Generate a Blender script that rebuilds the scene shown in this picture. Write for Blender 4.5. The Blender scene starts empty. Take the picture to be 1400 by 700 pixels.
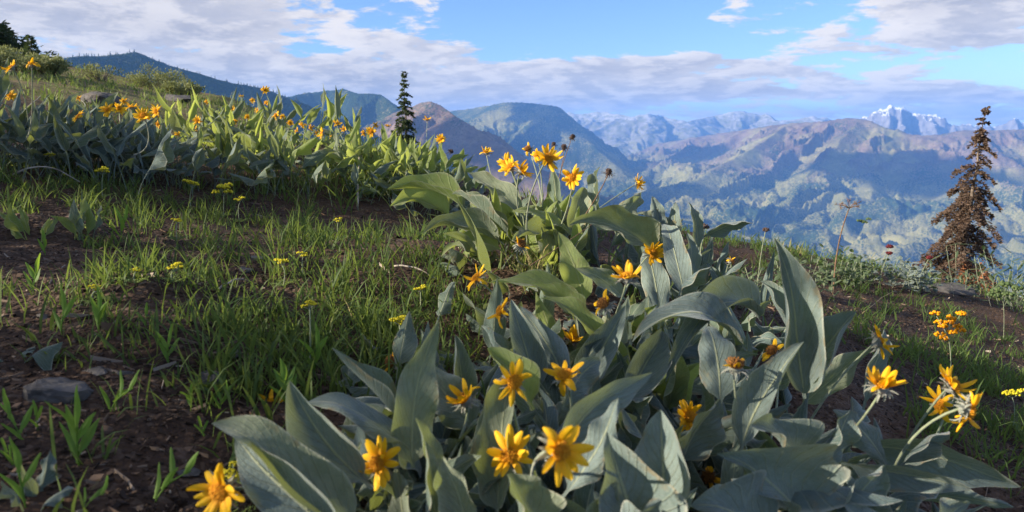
import bpy, math, random
import numpy as np
from mathutils import Vector, Matrix

random.seed(7)
HAZE_D, HAZE_C = 6.8e-5, (.16, .40, 1.0)
RNG = np.random.default_rng(11)
S = bpy.context.scene
COL = S.collection
R = math.radians
PITCH = R(9.75)
FPX = 1018.0

SUN_AZ = R(-102)      # from +Y, clockwise positive: the sun stands to the left
SUN_EL = R(21)
SUNV = Vector((math.sin(SUN_AZ)*math.cos(SUN_EL), math.cos(SUN_AZ)*math.cos(SUN_EL), math.sin(SUN_EL)))

# ------------------------------------------------------------------ camera
cam = bpy.data.objects.new('camera', bpy.data.cameras.new('camera'))
COL.objects.link(cam)
cam.location = (0, 0, 0)
cam.rotation_euler = (math.pi/2 - PITCH, 0, 0)
cam.data.sensor_width = 36
cam.data.lens = 36*FPX/1400
cam.data.clip_start = 0.02
cam.data.clip_end = 200000
cam.data.dof.use_dof = True
cam.data.dof.focus_distance = 3.2
cam.data.dof.aperture_fstop = 5.6
S.camera = cam

CP, SP = math.cos(PITCH), math.sin(PITCH)
def ray(px, py):
    u, w = (px-700)/FPX, (350-py)/FPX
    return Vector((u, CP + w*SP, -SP + w*CP))      # depth 1 along the view axis
def P(px, py, d):
    """point at depth d along the view axis"""
    return ray(px, py)*d

# ------------------------------------------------------------------ noise
_perm = RNG.permutation(1024)
_grad = np.stack([np.cos(np.linspace(0, 2*np.pi, 64, endpoint=False)), np.sin(np.linspace(0, 2*np.pi, 64, endpoint=False))], 1)
def perlin(x, y, seed=0):
    x = np.asarray(x, float); y = np.asarray(y, float)
    xi = np.floor(x).astype(np.int64); yi = np.floor(y).astype(np.int64)
    xf, yf = x-xi, y-yi
    def g(i, j):
        h = _perm[(_perm[(i + seed*131) & 1023] + j + seed*17) & 1023] & 63
        return _grad[h]
    def dot(i, j, a, b):
        v = g(i, j); return v[..., 0]*a + v[..., 1]*b
    u = xf*xf*xf*(xf*(xf*6-15)+10); v = yf*yf*yf*(yf*(yf*6-15)+10)
    a = dot(xi, yi, xf, yf); b = dot(xi+1, yi, xf-1, yf)
    c = dot(xi, yi+1, xf, yf-1); d = dot(xi+1, yi+1, xf-1, yf-1)
    return ((a+(b-a)*u)*(1-v) + (c+(d-c)*u)*v)*1.4
def fbm(x, y, o=4, seed=0, lac=2.03, gain=.5):
    t = 0; a = 1; n = 0
    for k in range(o):
        t = t + a*perlin(x*lac**k, y*lac**k, seed+k); n += a; a *= gain
    return t/n
def ridged(x, y, o=4, seed=0, gain=.5):
    t = 0; a = 1; n = 0
    for k in range(o):
        t = t + a*(np.abs(perlin(x*2.07**k, y*2.07**k, seed+k))); n += a; a *= gain
    return t/n*2
def sstep(a, b, x):
    t = np.clip((x-a)/(b-a), 0, 1); return t*t*(3-2*t)

# ------------------------------------------------------------------ near ground
def ground(x, y, fine=True):
    x = np.asarray(x, float); y = np.asarray(y, float)
    z = -0.74 - 0.2*x
    z = z + 0.25*np.exp(-((x-.35)/1.1)**2 - ((y-2.9)/1.2)**2)
    z = z + 0.30*np.exp(-((x+1.4)/1.0)**2 - ((y-6.8)/1.6)**2)
    for (mx, my, mh, mr_) in ((-1.0, 1.98, .085, .24), (-.80, 1.66, .07, .2), (-1.9, 2.9, .07, .22)):      # little hummocks of bare duff
        z = z + mh*np.exp(-((x-mx)/mr_)**2-((y-my)/(mr_*.8))**2)
    # the ground falls away past a crest that lies farther off on the left
    y0 = 7.6 + 12.5*sstep(1.5, 8.5, -x)
    t = np.maximum(0, y-y0)
    tm = 9.0
    z = z - np.where(t < tm, .036*t*t, .036*tm*tm + .648*(t-tm))
    # on the right it steepens
    q = np.maximum(0, x-5.5)
    z = z - np.where(q < 8, .02*q*q, 1.28+.32*(q-8))
    # behind and uphill left it stays a hillside
    z = z + 0.05*fbm(x*.8, y*.8, 3, 3) + .10*fbm(x*.22, y*.22, 2, 5)
    if fine:
        z = z + .030*fbm(x*3.1, y*3.1, 4, 8) + .012*fbm(x*14, y*14, 3, 21)
    return z
def gz(x, y): return float(ground(np.array([x]), np.array([y]))[0])
def G(px, py, far=60):
    """where the pixel's ray meets the hillside"""
    r = ray(px, py)
    d = np.linspace(.5, far, 6000)
    hz = ground(r.x*d, r.y*d) - r.z*d
    i = np.argmax(hz > 0)
    if hz[i] <= 0: i = len(d)-1
    return Vector((r.x*d[i], r.y*d[i], float(r.z*d[i])))
def on_ground(px, depth):
    u = (px-700)/FPX
    x, y = u*depth, depth
    return Vector((x, y, gz(x, y)))

# ------------------------------------------------------------------ objects
def tag(o, label=None, cat=None, group=None, kind=None):
    if label: o['label'] = label
    if cat: o['category'] = cat
    if group: o['group'] = group
    if kind: o['kind'] = kind
    return o
def empty(name, loc, label, cat, group=None):
    o = bpy.data.objects.new(name, None); COL.objects.link(o)
    o.empty_display_size = .05
    o.location = loc
    return tag(o, label, cat, group)
class MB:
    def __init__(self): self.v = []; self.f = []; self.uv = []; self.mi = []
    def add(self, verts, faces, uvs=None, mi=0):
        n = len(self.v); self.v += [tuple(p) for p in verts]
        for f in faces:
            self.f.append(tuple(i+n for i in f)); self.mi.append(mi)
        self.uv += list(uvs) if uvs is not None else [(0, 0)]*len(verts)
    def build(self, name, mats, parent=None, smooth=True, link=True):
        me = bpy.data.meshes.new(name)
        me.from_pydata(self.v, [], self.f)
        if not isinstance(mats, (list, tuple)): mats = [mats]
        for m in mats: me.materials.append(m)
        if len(mats) > 1: me.polygons.foreach_set('material_index', self.mi)
        uvl = me.uv_layers.new(name='UVMap')
        li = np.empty(len(me.loops), np.int32); me.loops.foreach_get('vertex_index', li)
        uvl.data.foreach_set('uv', np.array(self.uv, np.float32)[li].ravel())
        me.polygons.foreach_set('use_smooth', [smooth]*len(me.polygons))
        o = bpy.data.objects.new(name, me)
        if link: COL.objects.link(o)
        if parent: o.parent = parent
        return o
def np_mesh(name, verts, faces, mat, smooth=True, attrs=None, kind=None, label=None, cat=None):
    """verts (n,3), faces (m,k) arrays"""
    me = bpy.data.meshes.new(name)
    n, m, k = len(verts), len(faces), faces.shape[1]
    me.vertices.add(n); me.vertices.foreach_set('co', np.asarray(verts, np.float32).ravel())
    me.loops.add(m*k); me.loops.foreach_set('vertex_index', faces.astype(np.int32).ravel())
    me.polygons.add(m)
    me.polygons.foreach_set('loop_start', np.arange(0, m*k, k, dtype=np.int32))
    me.polygons.foreach_set('use_smooth', np.full(m, smooth))
    me.update(calc_edges=True)
    for an, a in (attrs or {}).items():
        at = me.attributes.new(an, 'FLOAT', 'POINT'); at.data.foreach_set('value', np.asarray(a, np.float32))
    for mm in (mat if isinstance(mat, (list, tuple)) else [mat]): me.materials.append(mm)
    o = bpy.data.objects.new(name, me); COL.objects.link(o)
    tag(o, label, cat, None, kind)
    return o
def tube(mb, pts, radii, sides=6, mi=0, cap=True):
    pts = [Vector(p) for p in pts]; n = len(pts); vs = []; fs = []
    t0 = (pts[1]-pts[0]).normalized()
    a = t0.orthogonal().normalized()
    for i, p in enumerate(pts):
        t = (pts[min(i+1, n-1)]-pts[max(i-1, 0)]).normalized()
        a = (a - t*a.dot(t)).normalized(); b = t.cross(a)
        for k in range(sides):
            w = 2*math.pi*k/sides
            vs.append(p + (a*math.cos(w)+b*math.sin(w))*radii[i])
    for i in range(n-1):
        for k in range(sides):
            k2 = (k+1) % sides
            fs.append((i*sides+k, i*sides+k2, (i+1)*sides+k2, (i+1)*sides+k))
    if cap:
        fs.append(tuple(range((n-1)*sides, n*sides)))
        fs.append(tuple(reversed(range(sides))))
    mb.add(vs, fs, None, mi)
def bez(p0, p1, p2, u): return p0*(1-u)**2 + p1*2*u*(1-u) + p2*u*u
def bezt(p0, p1, p2, u): return ((p1-p0)*(1-u) + (p2-p1)*u).normalized()

# ------------------------------------------------------------------ materials
def newmat(name):
    m = bpy.data.materials.new(name); m.use_nodes = True
    nt = m.node_tree; nt.nodes.clear()
    out = nt.nodes.new('ShaderNodeOutputMaterial')
    return m, nt, out
class N:
    """small node helper"""
    def __init__(s, nt): s.nt = nt
    def n(s, typ, **kw):
        x = s.nt.nodes.new(typ)
        for k, v in kw.items(): setattr(x, k, v)
        return x
    def l(s, a, b): s.nt.links.new(a, b)
    def val(s, sock, v):
        if isinstance(v, bpy.types.NodeSocket): s.l(v, sock)
        else: sock.default_value = v
    def math(s, op, a, b=0.0, c=0.0, clamp=False):
        x = s.n('ShaderNodeMath', operation=op, use_clamp=clamp)
        s.val(x.inputs[0], a); s.val(x.inputs[1], b); s.val(x.inputs[2], c)
        return x.outputs[0]
    def mr(s, v, a, b, c=0., d=1., smooth=True):
        x = s.n('ShaderNodeMapRange', interpolation_type='SMOOTHSTEP' if smooth else 'LINEAR')
        s.val(x.inputs[0], v); s.val(x.inputs[1], a); s.val(x.inputs[2], b); s.val(x.inputs[3], c); s.val(x.inputs[4], d)
        return x.outputs[0]
    def mix(s, f, a, b, mode='MIX'):
        x = s.n('ShaderNodeMix', data_type='RGBA', blend_type=mode)
        s.val(x.inputs[0], f); s.val(x.inputs[6], a if not isinstance(a, tuple) else (*a[:3], 1)); s.val(x.inputs[7], b if not isinstance(b, tuple) else (*b[:3], 1))
        return x.outputs[2]
    def noise(s, vec, scale, detail=4, rough=.55, dist=0., color=False):
        x = s.n('ShaderNodeTexNoise'); 
        if vec is not None: s.l(vec, x.inputs['Vector'])
        x.inputs['Scale'].default_value = scale; x.inputs['Detail'].default_value = detail
        x.inputs['Roughness'].default_value = rough; x.inputs['Distortion'].default_value = dist
        return x.outputs['Color' if color else 'Fac']
    def voro(s, vec, scale, feature='F1', out='Distance', rand=1.0):
        x = s.n('ShaderNodeTexVoronoi', feature=feature)
        if vec is not None: s.l(vec, x.inputs['Vector'])
        x.inputs['Scale'].default_value = scale
        x.inputs['Randomness'].default_value = rand
        return x.outputs[out]
    def attr(s, name, out='Fac'): return s.n('ShaderNodeAttribute', attribute_name=name).outputs[out]
    def bump(s, h, strength=.5, dist=.01, normal=None):
        x = s.n('ShaderNodeBump'); s.val(x.inputs['Height'], h)
        x.inputs['Strength'].default_value = strength; x.inputs['Distance'].default_value = dist
        if normal is not None: s.l(normal, x.inputs['Normal'])
        return x.outputs[0]
    def princ(s, col, rough=.6, normal=None, spec=.3, sheen=0., sheen_tint=None):
        x = s.n('ShaderNodeBsdfPrincipled')
        s.val(x.inputs['Base Color'], col if not isinstance(col, tuple) else (*col[:3], 1))
        s.val(x.inputs['Roughness'], rough); s.val(x.inputs['Specular IOR Level'], spec)
        if sheen:
            x.inputs['Sheen Weight'].default_value = sheen; x.inputs['Sheen Roughness'].default_value = .5
            if sheen_tint: x.inputs['Sheen Tint'].default_value = (*sheen_tint, 1)
        if normal is not None: s.l(normal, x.inputs['Normal'])
        return x.outputs[0]
    def transl(s, bsdf, col, f, normal=None):
        t = s.n('ShaderNodeBsdfTranslucent'); s.val(t.inputs[0], col if not isinstance(col, tuple) else (*col[:3], 1))
        m = s.n('ShaderNodeMixShader'); s.val(m.inputs[0], f); s.l(bsdf, m.inputs[1]); s.l(t.outputs[0], m.inputs[2])
        return m.outputs[0]

def mat_balsam(name, c1, c2, under, transf=.22):
    m, nt, out = newmat(name); n = N(nt)
    uv = n.n('ShaderNodeUVMap', uv_map='UVMap').outputs[0]
    sp = n.n('ShaderNodeSeparateXYZ'); n.l(uv, sp.inputs[0])
    q = n.math('ABSOLUTE', n.math('SUBTRACT', sp.outputs[0], .5))      # 0 midrib .. .5 edge
    v = sp.outputs[1]
    oi = n.n('ShaderNodeObjectInfo').outputs['Random']
    pos = n.n('ShaderNodeTexCoord').outputs['Object']
    big = n.noise(pos, 14, 3, .6)
    fine = n.noise(pos, 260, 3, .7)
    base = n.mix(n.mr(n.math('ADD', n.math('MULTIPLY', oi, .7), n.math('MULTIPLY', big, .6)), .25, 1.05), c1, c2)
    base = n.mix(n.mr(fine, .35, .75, 0, .35), base, (c2[0]*1.35, c2[1]*1.3, c2[2]*1.3))
    bf = n.n('ShaderNodeNewGeometry').outputs['Backfacing']
    base = n.mix(n.math('MULTIPLY', bf, .7), base, under)
    # side veins run forward from the midrib
    ph = n.math('SUBTRACT', n.math('MULTIPLY', v, 9.0), n.math('MULTIPLY', q, 7.0))
    ph = n.math('ADD', ph, n.math('MULTIPLY', big, .6))
    vein = n.mr(n.math('ABSOLUTE', n.math('SUBTRACT', n.math('FRACT', ph), .5)), .0, .11, 1, 0)
    mid = n.mr(q, .008, .035, 1, 0)
    rim = n.mr(q, .465, .497, 0, 1)
    net = n.mr(n.voro(pos, 130, 'DISTANCE_TO_EDGE'), .0, .07, 1, 0)
    base = n.mix(n.math('MULTIPLY', net, .10), base, (.26, .30, .20))
    blot = n.mr(n.noise(pos, 34, 5, .7), .42, .66, 0, .38)
    base = n.mix(blot, base, (c1[0]*.72, c1[1]*.78, c1[2]*.72))
    base = n.mix(n.math('MULTIPLY', vein, .30), base, (.28, .32, .20))
    base = n.mix(n.math('MULTIPLY', mid, .8), base, (.38, .42, .25))
    base = n.mix(n.math('MULTIPLY', rim, .55), base, (.44, .45, .38))
    # a few dead, browned patches
    ed = n.math('MULTIPLY', n.mr(q, .36, .49), n.mr(n.noise(pos, 24, 4, .7), .52, .62))
    base = n.mix(n.math('MULTIPLY', ed, .75), base, (.20, .15, .075))
    sc = n.mr(n.noise(pos, 11, 5, .7), .64, .72, 0, .6)
    base = n.mix(sc, base, (.22, .19, .11))
    h = n.math('SUBTRACT', n.math('MULTIPLY', n.noise(pos, 45, 5, .65), .8), n.math('ADD', n.math('MULTIPLY', vein, .55), n.math('ADD', n.math('MULTIPLY', mid, .9), n.math('MULTIPLY', net, .15))))
    nm = n.bump(h, .75, .0045)
    b = n.princ(base, .72, nm, .22, .35, (.8, .86, .9))
    b = n.transl(b, (.42, .50, .10), transf)
    n.l(b, out.inputs[0]); return m
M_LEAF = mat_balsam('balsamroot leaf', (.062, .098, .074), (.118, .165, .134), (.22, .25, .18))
M_LEAF_SUNLIT = mat_balsam('sunlit-toned balsamroot leaf', (.13, .19, .045), (.24, .31, .09), (.25, .30, .13), .46)  # the same leaf with sunlight put into its colour, paler and yellower
M_LEAF_SHADED = mat_balsam('shade-blue balsamroot leaf', (.055, .092, .092), (.10, .15, .152), (.17, .22, .215), .14)  # the same leaf with blue shade put into its colour

def mat_plain(name, c1, c2, scale=60, rough=.7, trans=None, tf=.3, bump=0, spec=.25, sheen=0, objrand=.0):
    m, nt, out = newmat(name); n = N(nt)
    pos = n.n('ShaderNodeTexCoord').outputs['Object']
    f = n.mr(n.noise(pos, scale, 4, .6), .3, .7)
    if objrand:
        f = n.math('ADD', n.math('MULTIPLY', f, 1-objrand), n.math('MULTIPLY', n.n('ShaderNodeObjectInfo').outputs['Random'], objrand))
    c = n.mix(f, c1, c2)
    nm = n.bump(n.noise(pos, scale*2.5, 4, .65), bump, .004) if bump else None
    b = n.princ(c, rough, nm, spec, sheen)
    if trans: b = n.transl(b, trans, tf)
    n.l(b, out.inputs[0]); return m
def mat_petal():
    m, nt, out = newmat('yellow ray petal'); n = N(nt)
    uv = n.n('ShaderNodeUVMap', uv_map='UVMap').outputs[0]
    sp = n.n('ShaderNodeSeparateXYZ'); n.l(uv, sp.inputs[0])
    oi = n.n('ShaderNodeObjectInfo').outputs['Random']
    pos = n.n('ShaderNodeTexCoord').outputs['Object']
    c = n.mix(n.mr(sp.outputs[1], 0, .75), (.84, .40, .008), (.93, .59, .018))
    c = n.mix(n.math('MULTIPLY', n.mr(oi, .3, 1), .4), c, (.84, .37, .01))
    lines = n.mr(n.math('SINE', n.math('MULTIPLY', sp.outputs[0], 38)), .2, 1, 0, .25)
    c = n.mix(lines, c, (.72, .34, .004))
    sp2 = n.mr(n.noise(pos, 90, 3, .6), .62, .72, 0, .35)
    c = n.mix(sp2, c, (.55, .22, .01))
    nm = n.bump(n.math('SINE', n.math('MULTIPLY', sp.outputs[0], 38)), .3, .0008)
    b = n.princ(c, .55, nm, .25)
    b = n.transl(b, (.95, .50, .01), .35)
    n.l(b, out.inputs[0]); return m
M_PETAL = mat_petal()
M_DISC = mat_plain('orange disc florets', (.50, .19, .012), (.72, .36, .02), 220, .8)
M_DISC_OLD = mat_plain('browned disc florets', (.10, .055, .025), (.34, .15, .03), 220, .85)
M_SEED = mat_plain('dry seed head', (.045, .032, .028), (.13, .09, .075), 200, .9)
M_BRACT = mat_plain('woolly bract', (.17, .195, .165), (.30, .31, .27), 160, .9, (.4, .45, .25), .15, sheen=.5)
M_STEM = mat_plain('hairy flower stem', (.16, .21, .12), (.26, .29, .19), 90, .8, sheen=.4)
M_STEM_BROWN = mat_plain('dry brown stem', (.12, .07, .045), (.22, .14, .09), 60, .85)
M_SPROUT = mat_plain('bright green sprout leaf', (.075, .165, .028), (.14, .24, .05), 40, .55, (.32, .50, .05), .38, objrand=.5)
M_UMBEL = mat_plain('yellow umbel florets', (.50, .46, .02), (.70, .60, .04), 300, .8, (.6, .6, .05), .2)
M_FEATHER = mat_plain('feathery green foliage', (.07, .12, .045), (.13, .18, .075), 60, .7, (.3, .4, .1), .3)
M_RED = mat_plain('dark red flower head', (.07, .012, .016), (.15, .02, .025), 200, .8)
M_BARK = mat_plain('grey conifer bark', (.10, .08, .065), (.20, .165, .14), 30, .9, bump=.6)
M_FIR = mat_plain('dark fir needles', (.028, .045, .022), (.055, .08, .035), 6, .7, (.12, .18, .05), .18)
M_FIR_DEAD = mat_plain('dead brown needles', (.05, .037, .03), (.15, .102, .075), 9, .85, (.3, .17, .08), .15)
M_FIR_RUST = mat_plain('rusty dead needles', (.20, .085, .04), (.34, .15, .07), 5, .85, (.4, .2, .08), .2)
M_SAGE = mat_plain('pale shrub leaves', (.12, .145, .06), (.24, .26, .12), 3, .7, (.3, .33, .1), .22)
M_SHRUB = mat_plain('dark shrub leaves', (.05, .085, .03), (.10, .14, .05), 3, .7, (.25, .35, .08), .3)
M_FORB = mat_plain('low grey green leaves', (.06, .095, .05), (.12, .16, .09), 5, .75, (.25, .35, .1), .25)
M_TWIG = mat_plain('weathered dead wood', (.20, .17, .14), (.40, .36, .31), 25, .9)
M_STRAW = mat_plain('dry straw leaf', (.30, .24, .14), (.48, .40, .25), 30, .8, (.5, .4, .2), .3)
M_LUPINE = mat_plain('blue violet petals', (.12, .14, .50), (.25, .28, .62), 50, .7)

def mat_rock():
    m, nt, out = newmat('grey stone'); n = N(nt)
    pos = n.n('ShaderNodeTexCoord').outputs['Object']
    c = n.mix(n.mr(n.noise(pos, 18, 6, .65), .3, .7), (.055, .052, .052), (.135, .128, .125))
    c = n.mix(n.mr(n.noise(pos, 55, 4, .6), .58, .7, 0, .5), c, (.20, .19, .175))
    c = n.mix(n.mr(n.noise(pos, 34, 3, .6), .62, .7, 0, .5), c, (.14, .11, .07))
    nm = n.bump(n.noise(pos, 40, 8, .7), .8, .008)
    n.l(n.princ(c, .85, nm, .2), out.inputs[0]); return m
M_ROCK = mat_rock()

def mat_attr_ramp(name, attr, stops, rough=.7, trans=None, tf=.3):
    m, nt, out = newmat(name); n = N(nt)
    r = n.n('ShaderNodeValToRGB'); n.l(n.attr(attr), r.inputs[0])
    els = r.color_ramp.elements
    while len(els) < len(stops): els.new(.5)
    for e, (p, c) in zip(els, stops): e.position = p; e.color = (*c, 1)
    b = n.princ(r.outputs[0], rough, None, .2)
    if trans: b = n.transl(b, trans, tf)
    n.l(b, out.inputs[0]); return m
M_GRASS = mat_attr_ramp('meadow grass blades', 'tone', [(0, (.030, .055, .016)), (.42, (.060, .105, .028)), (.66, (.11, .165, .045)), (.82, (.19, .22, .075)), (1, (.36, .29, .16))], .6, (.24, .33, .06), .32)
M_CHIP = mat_attr_ramp('bark chips and dry litter', 'tone', [(0, (.017, .012, .010)), (.5, (.058, .038, .027)), (.8, (.14, .092, .062)), (.95, (.21, .165, .13)), (1, (.36, .31, .26))], .85)

def mat_soil():
    m, nt, out = newmat('dark hillside soil'); n = N(nt)
    pos = n.n('ShaderNodeNewGeometry').outputs['Position']
    a = n.noise(pos, 1.3, 6, .6); b = n.noise(pos, 26, 6, .7)
    vo = n.voro(pos, 70, 'F1', 'Color'); vd = n.voro(pos, 70)
    sv = n.n('ShaderNodeSeparateColor'); n.l(vo, sv.inputs[0])
    c = n.mix(n.mr(a, .35, .65), (.026, .017, .013), (.068, .043, .030))
    c = n.mix(n.mr(b, .45, .75, 0, .7), c, (.115, .074, .050))
    c = n.mix(n.mr(sv.outputs[0], .80, .86, 0, .6), c, (.12, .088, .068))
    # turf: farther off the sward closes over the soil
    g = n.attr('sward')
    gc = n.mix(n.mr(n.noise(pos, 7, 5, .65), .3, .7), (.085, .095, .032), (.19, .18, .07))
    gc = n.mix(n.mr(n.noise(pos, 2.4, 5, .6), .48, .62, 0, .85), gc, (.15, .10, .075))
    c = n.mix(g, c, gc)
    h = n.math('ADD', n.math('MULTIPLY', b, .6), n.math('MULTIPLY', vd, -.8))
    nm = n.bump(h, .9, .012)
    n.l(n.princ(c, .92, nm, .15), out.inputs[0]); return m
M_SOIL = mat_soil()
# ------------------------------------------------------------------ hillside sheet
def polar(az, r):
    A, Rr = np.meshgrid(az, r)
    return Rr*np.sin(A), Rr*np.cos(A)
def grid_faces(nr, na, wrap=False):
    i = np.arange(nr-1)[:, None]; j = np.arange(na if wrap else na-1)[None, :]
    j2 = (j+1) % na
    f = np.stack([i*na+j, (i+1)*na+j, (i+1)*na+j2, i*na+j2], -1).reshape(-1, 4)
    return f[:, ::-1]
az = np.concatenate([np.linspace(R(-42), R(42), 560), np.linspace(R(42), R(318), 130)[1:-1]])
rr = np.concatenate([[.02], np.geomspace(.5, 26, 330), np.geomspace(27, 420, 70)])
X, Y = polar(az, rr)
Z = ground(X, Y)
sward = sstep(7.5, 13, np.hypot(X, Y))*sstep(-1, 4, -X+.3*Y)
hill = np_mesh('hillside', np.stack([X, Y, Z], -1).reshape(-1, 3), grid_faces(len(rr), len(az), True), M_SOIL,
               attrs={'sward': sward.ravel()}, kind='structure', label='dark soil hillside sloping down to the right', cat='ground')

# ------------------------------------------------------------------ mountains
def crest(pts, n=14, jag=0., seed=0):
    """pixel skyline points with a distance in km -> densified crest line in metres"""
    pts = np.array(pts, float); t = np.arange(len(pts)); tt = np.linspace(0, len(pts)-1, (len(pts)-1)*n+1)
    px, py, km = (np.interp(tt, t, pts[:, k]) for k in range(3))
    out = []
    for a, b, c in zip(px, py, km):
        r = ray(a, b); r = r/math.hypot(r.x, r.y)*c*1000
        out.append((r.x, r.y, r.z))
    return np.array(out)
# name: crest points, slope, gully amplitude, gully width, crest roughness, (forest, brown, rock, snow)
RIDGES = [
 ('A', [(-260,40,2.4),(-60,70,2.6),(60,84,2.7),(110,76,2.8),(150,74,2.9),(195,71,3.0),(225,84,3.0),(250,94,3.0),(310,112,3.0),(360,121,3.1),(400,138,3.2),(450,160,3.2),(500,178,3.3),(545,205,3.4),(600,260,3.4)], .62, 70, 330, 8, (1,.05,0,0)),
 ('B', [(300,150,5.2),(380,135,5.4),(415,127,5.6),(445,124,5.7),(468,121,5.7),(492,127,5.6),(520,129,5.6),(545,147,5.4),(600,190,5.2)], .58, 110, 450, 10, (.95,.1,.05,0)),
 ('C', [(470,200,5.2),(520,165,4.9),(552,147,4.6),(570,141,4.5),(588,139,4.4),(603,143,4.35),(615,150,4.3),(640,165,4.1),(668,184,4.0),(705,212,3.8),(760,262,3.6),(830,330,3.4)], .62, 120, 380, 8, (.42,.8,.1,0)),
 ('D', [(560,175,11),(620,152,10),(655,147,9.6),(700,139,9.2),(742,142,9.0),(765,146,8.9),(782,160,8.8),(800,185,8.6),(840,225,8.2)], .55, 210, 700, 12, (.68,.34,.12,0)),
 ('E', [(380,140,15),(560,150,15),(600,149,15),(640,152,15),(720,154,16),(790,155,15.5),(825,153,15.5),(860,160,15),(885,155,15),(905,158,15.5),(940,166,15),(975,158,16),(1005,152,16),(1030,156,16),(1045,155,16),(1060,165,15.5),(1090,163,15.5),(1110,158,15.5),(1160,166,16),(1250,172,16),(1500,176,16)], .5, 240, 900, 34, (.3,.25,.5,.34)),
 ('F', [(840,225,12.5),(900,196,12),(960,186,11.2),(1010,178,10),(1045,173,9.4),(1085,168,9.0),(1130,166,8.8),(1160,161,8.7),(1185,163,8.6),(1215,174,8.5),(1260,186,8.4),(1310,179,8.5),(1400,176,8.8),(1560,170,9.0)], .42, 240, 470, 16, (.40,.60,.1,0)),
 ('F1', [(1085,169,9.0),(1030,200,8.0),(975,232,7.3),(930,262,6.8),(890,300,6.4)], .5, 130, 420, 8, (.45,.5,.1,0)),
 ('F2', [(1175,162,8.7),(1140,205,7.8),(1105,240,7.2),(1075,275,6.7),(1060,310,6.3)], .5, 130, 420, 8, (.5,.45,.1,0)),
 ('F3', [(1225,176,8.5),(1205,205,8.0),(1180,240,7.5),(1190,275,6.8)], .5, 110, 420, 8, (.45,.5,.1,0)),
 ('F4', [(1400,182,8.8),(1370,215,8.0),(1330,240,7.5),(1320,270,6.8)], .45, 110, 420, 8, (.45,.45,.1,0)),
 ('G', [(1080,205,14),(1140,184,14),(1175,166,14),(1192,154,14),(1203,149,14),(1212,147,14),(1220,145,14),(1230,146,14),(1238,147,14),(1248,154,14),(1262,152,14),(1275,157,14),(1292,162,14),(1312,171,14),(1330,170,14),(1345,168,14),(1360,173,14),(1378,166,14),(1390,162,14),(1404,168,14),(1440,168,14),(1500,166,14)], .60, 330, 420, 62, (0,.1,1,1)),
 ('M', [(700,236,12),(770,218,13),(830,203,13.5),(890,192,14),(960,190,14)], .30, 150, 800, 8, (.6,.5,0,0)),
 ('K', [(730,262,8.5),(800,246,9.5),(880,232,10.5),(960,222,11)], .30, 90, 600, 6, (.65,.4,0,0)),
 ('N', [(560,235,2.2),(600,215,2.4),(640,226,2.4),(680,252,2.35),(730,290,2.3),(790,350,2.2)], .65, 60, 300, 5, (1,0,0,0)),
]
FLOOR = -900.
az = np.linspace(R(-50), R(50), 1250)
rr = np.concatenate([np.geomspace(330, 2000, 90), np.geomspace(2020, 14000, 560), np.geomspace(14100, 19000, 130)])
X, Y = polar(az, rr); X = X.ravel(); Y = Y.ravel()
D = np.hypot(X, Y)
base = FLOOR + 34*fbm(X/1500, Y/1500, 4, 31) + 60*ridged(X/2600, Y/2600, 4, 33) + np.maximum(0, D-6500)*.021 - 160*np.exp(-((X+200)/2600)**2)*sstep(7000, 3000, D)
hillz = ground(X, Y, False)
hillz = np.maximum(hillz, -1400) - 3.0
Hm = np.maximum(base, hillz)
cov = {k: np.zeros_like(X) for k in ('forest', 'brown', 'rock', 'snow')}
cov['forest'][:] = .62; cov['brown'][:] = .28
wsum = np.full_like(X, 1e-3)
blend = {k: v*1e-3 for k, v in cov.items()}
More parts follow.
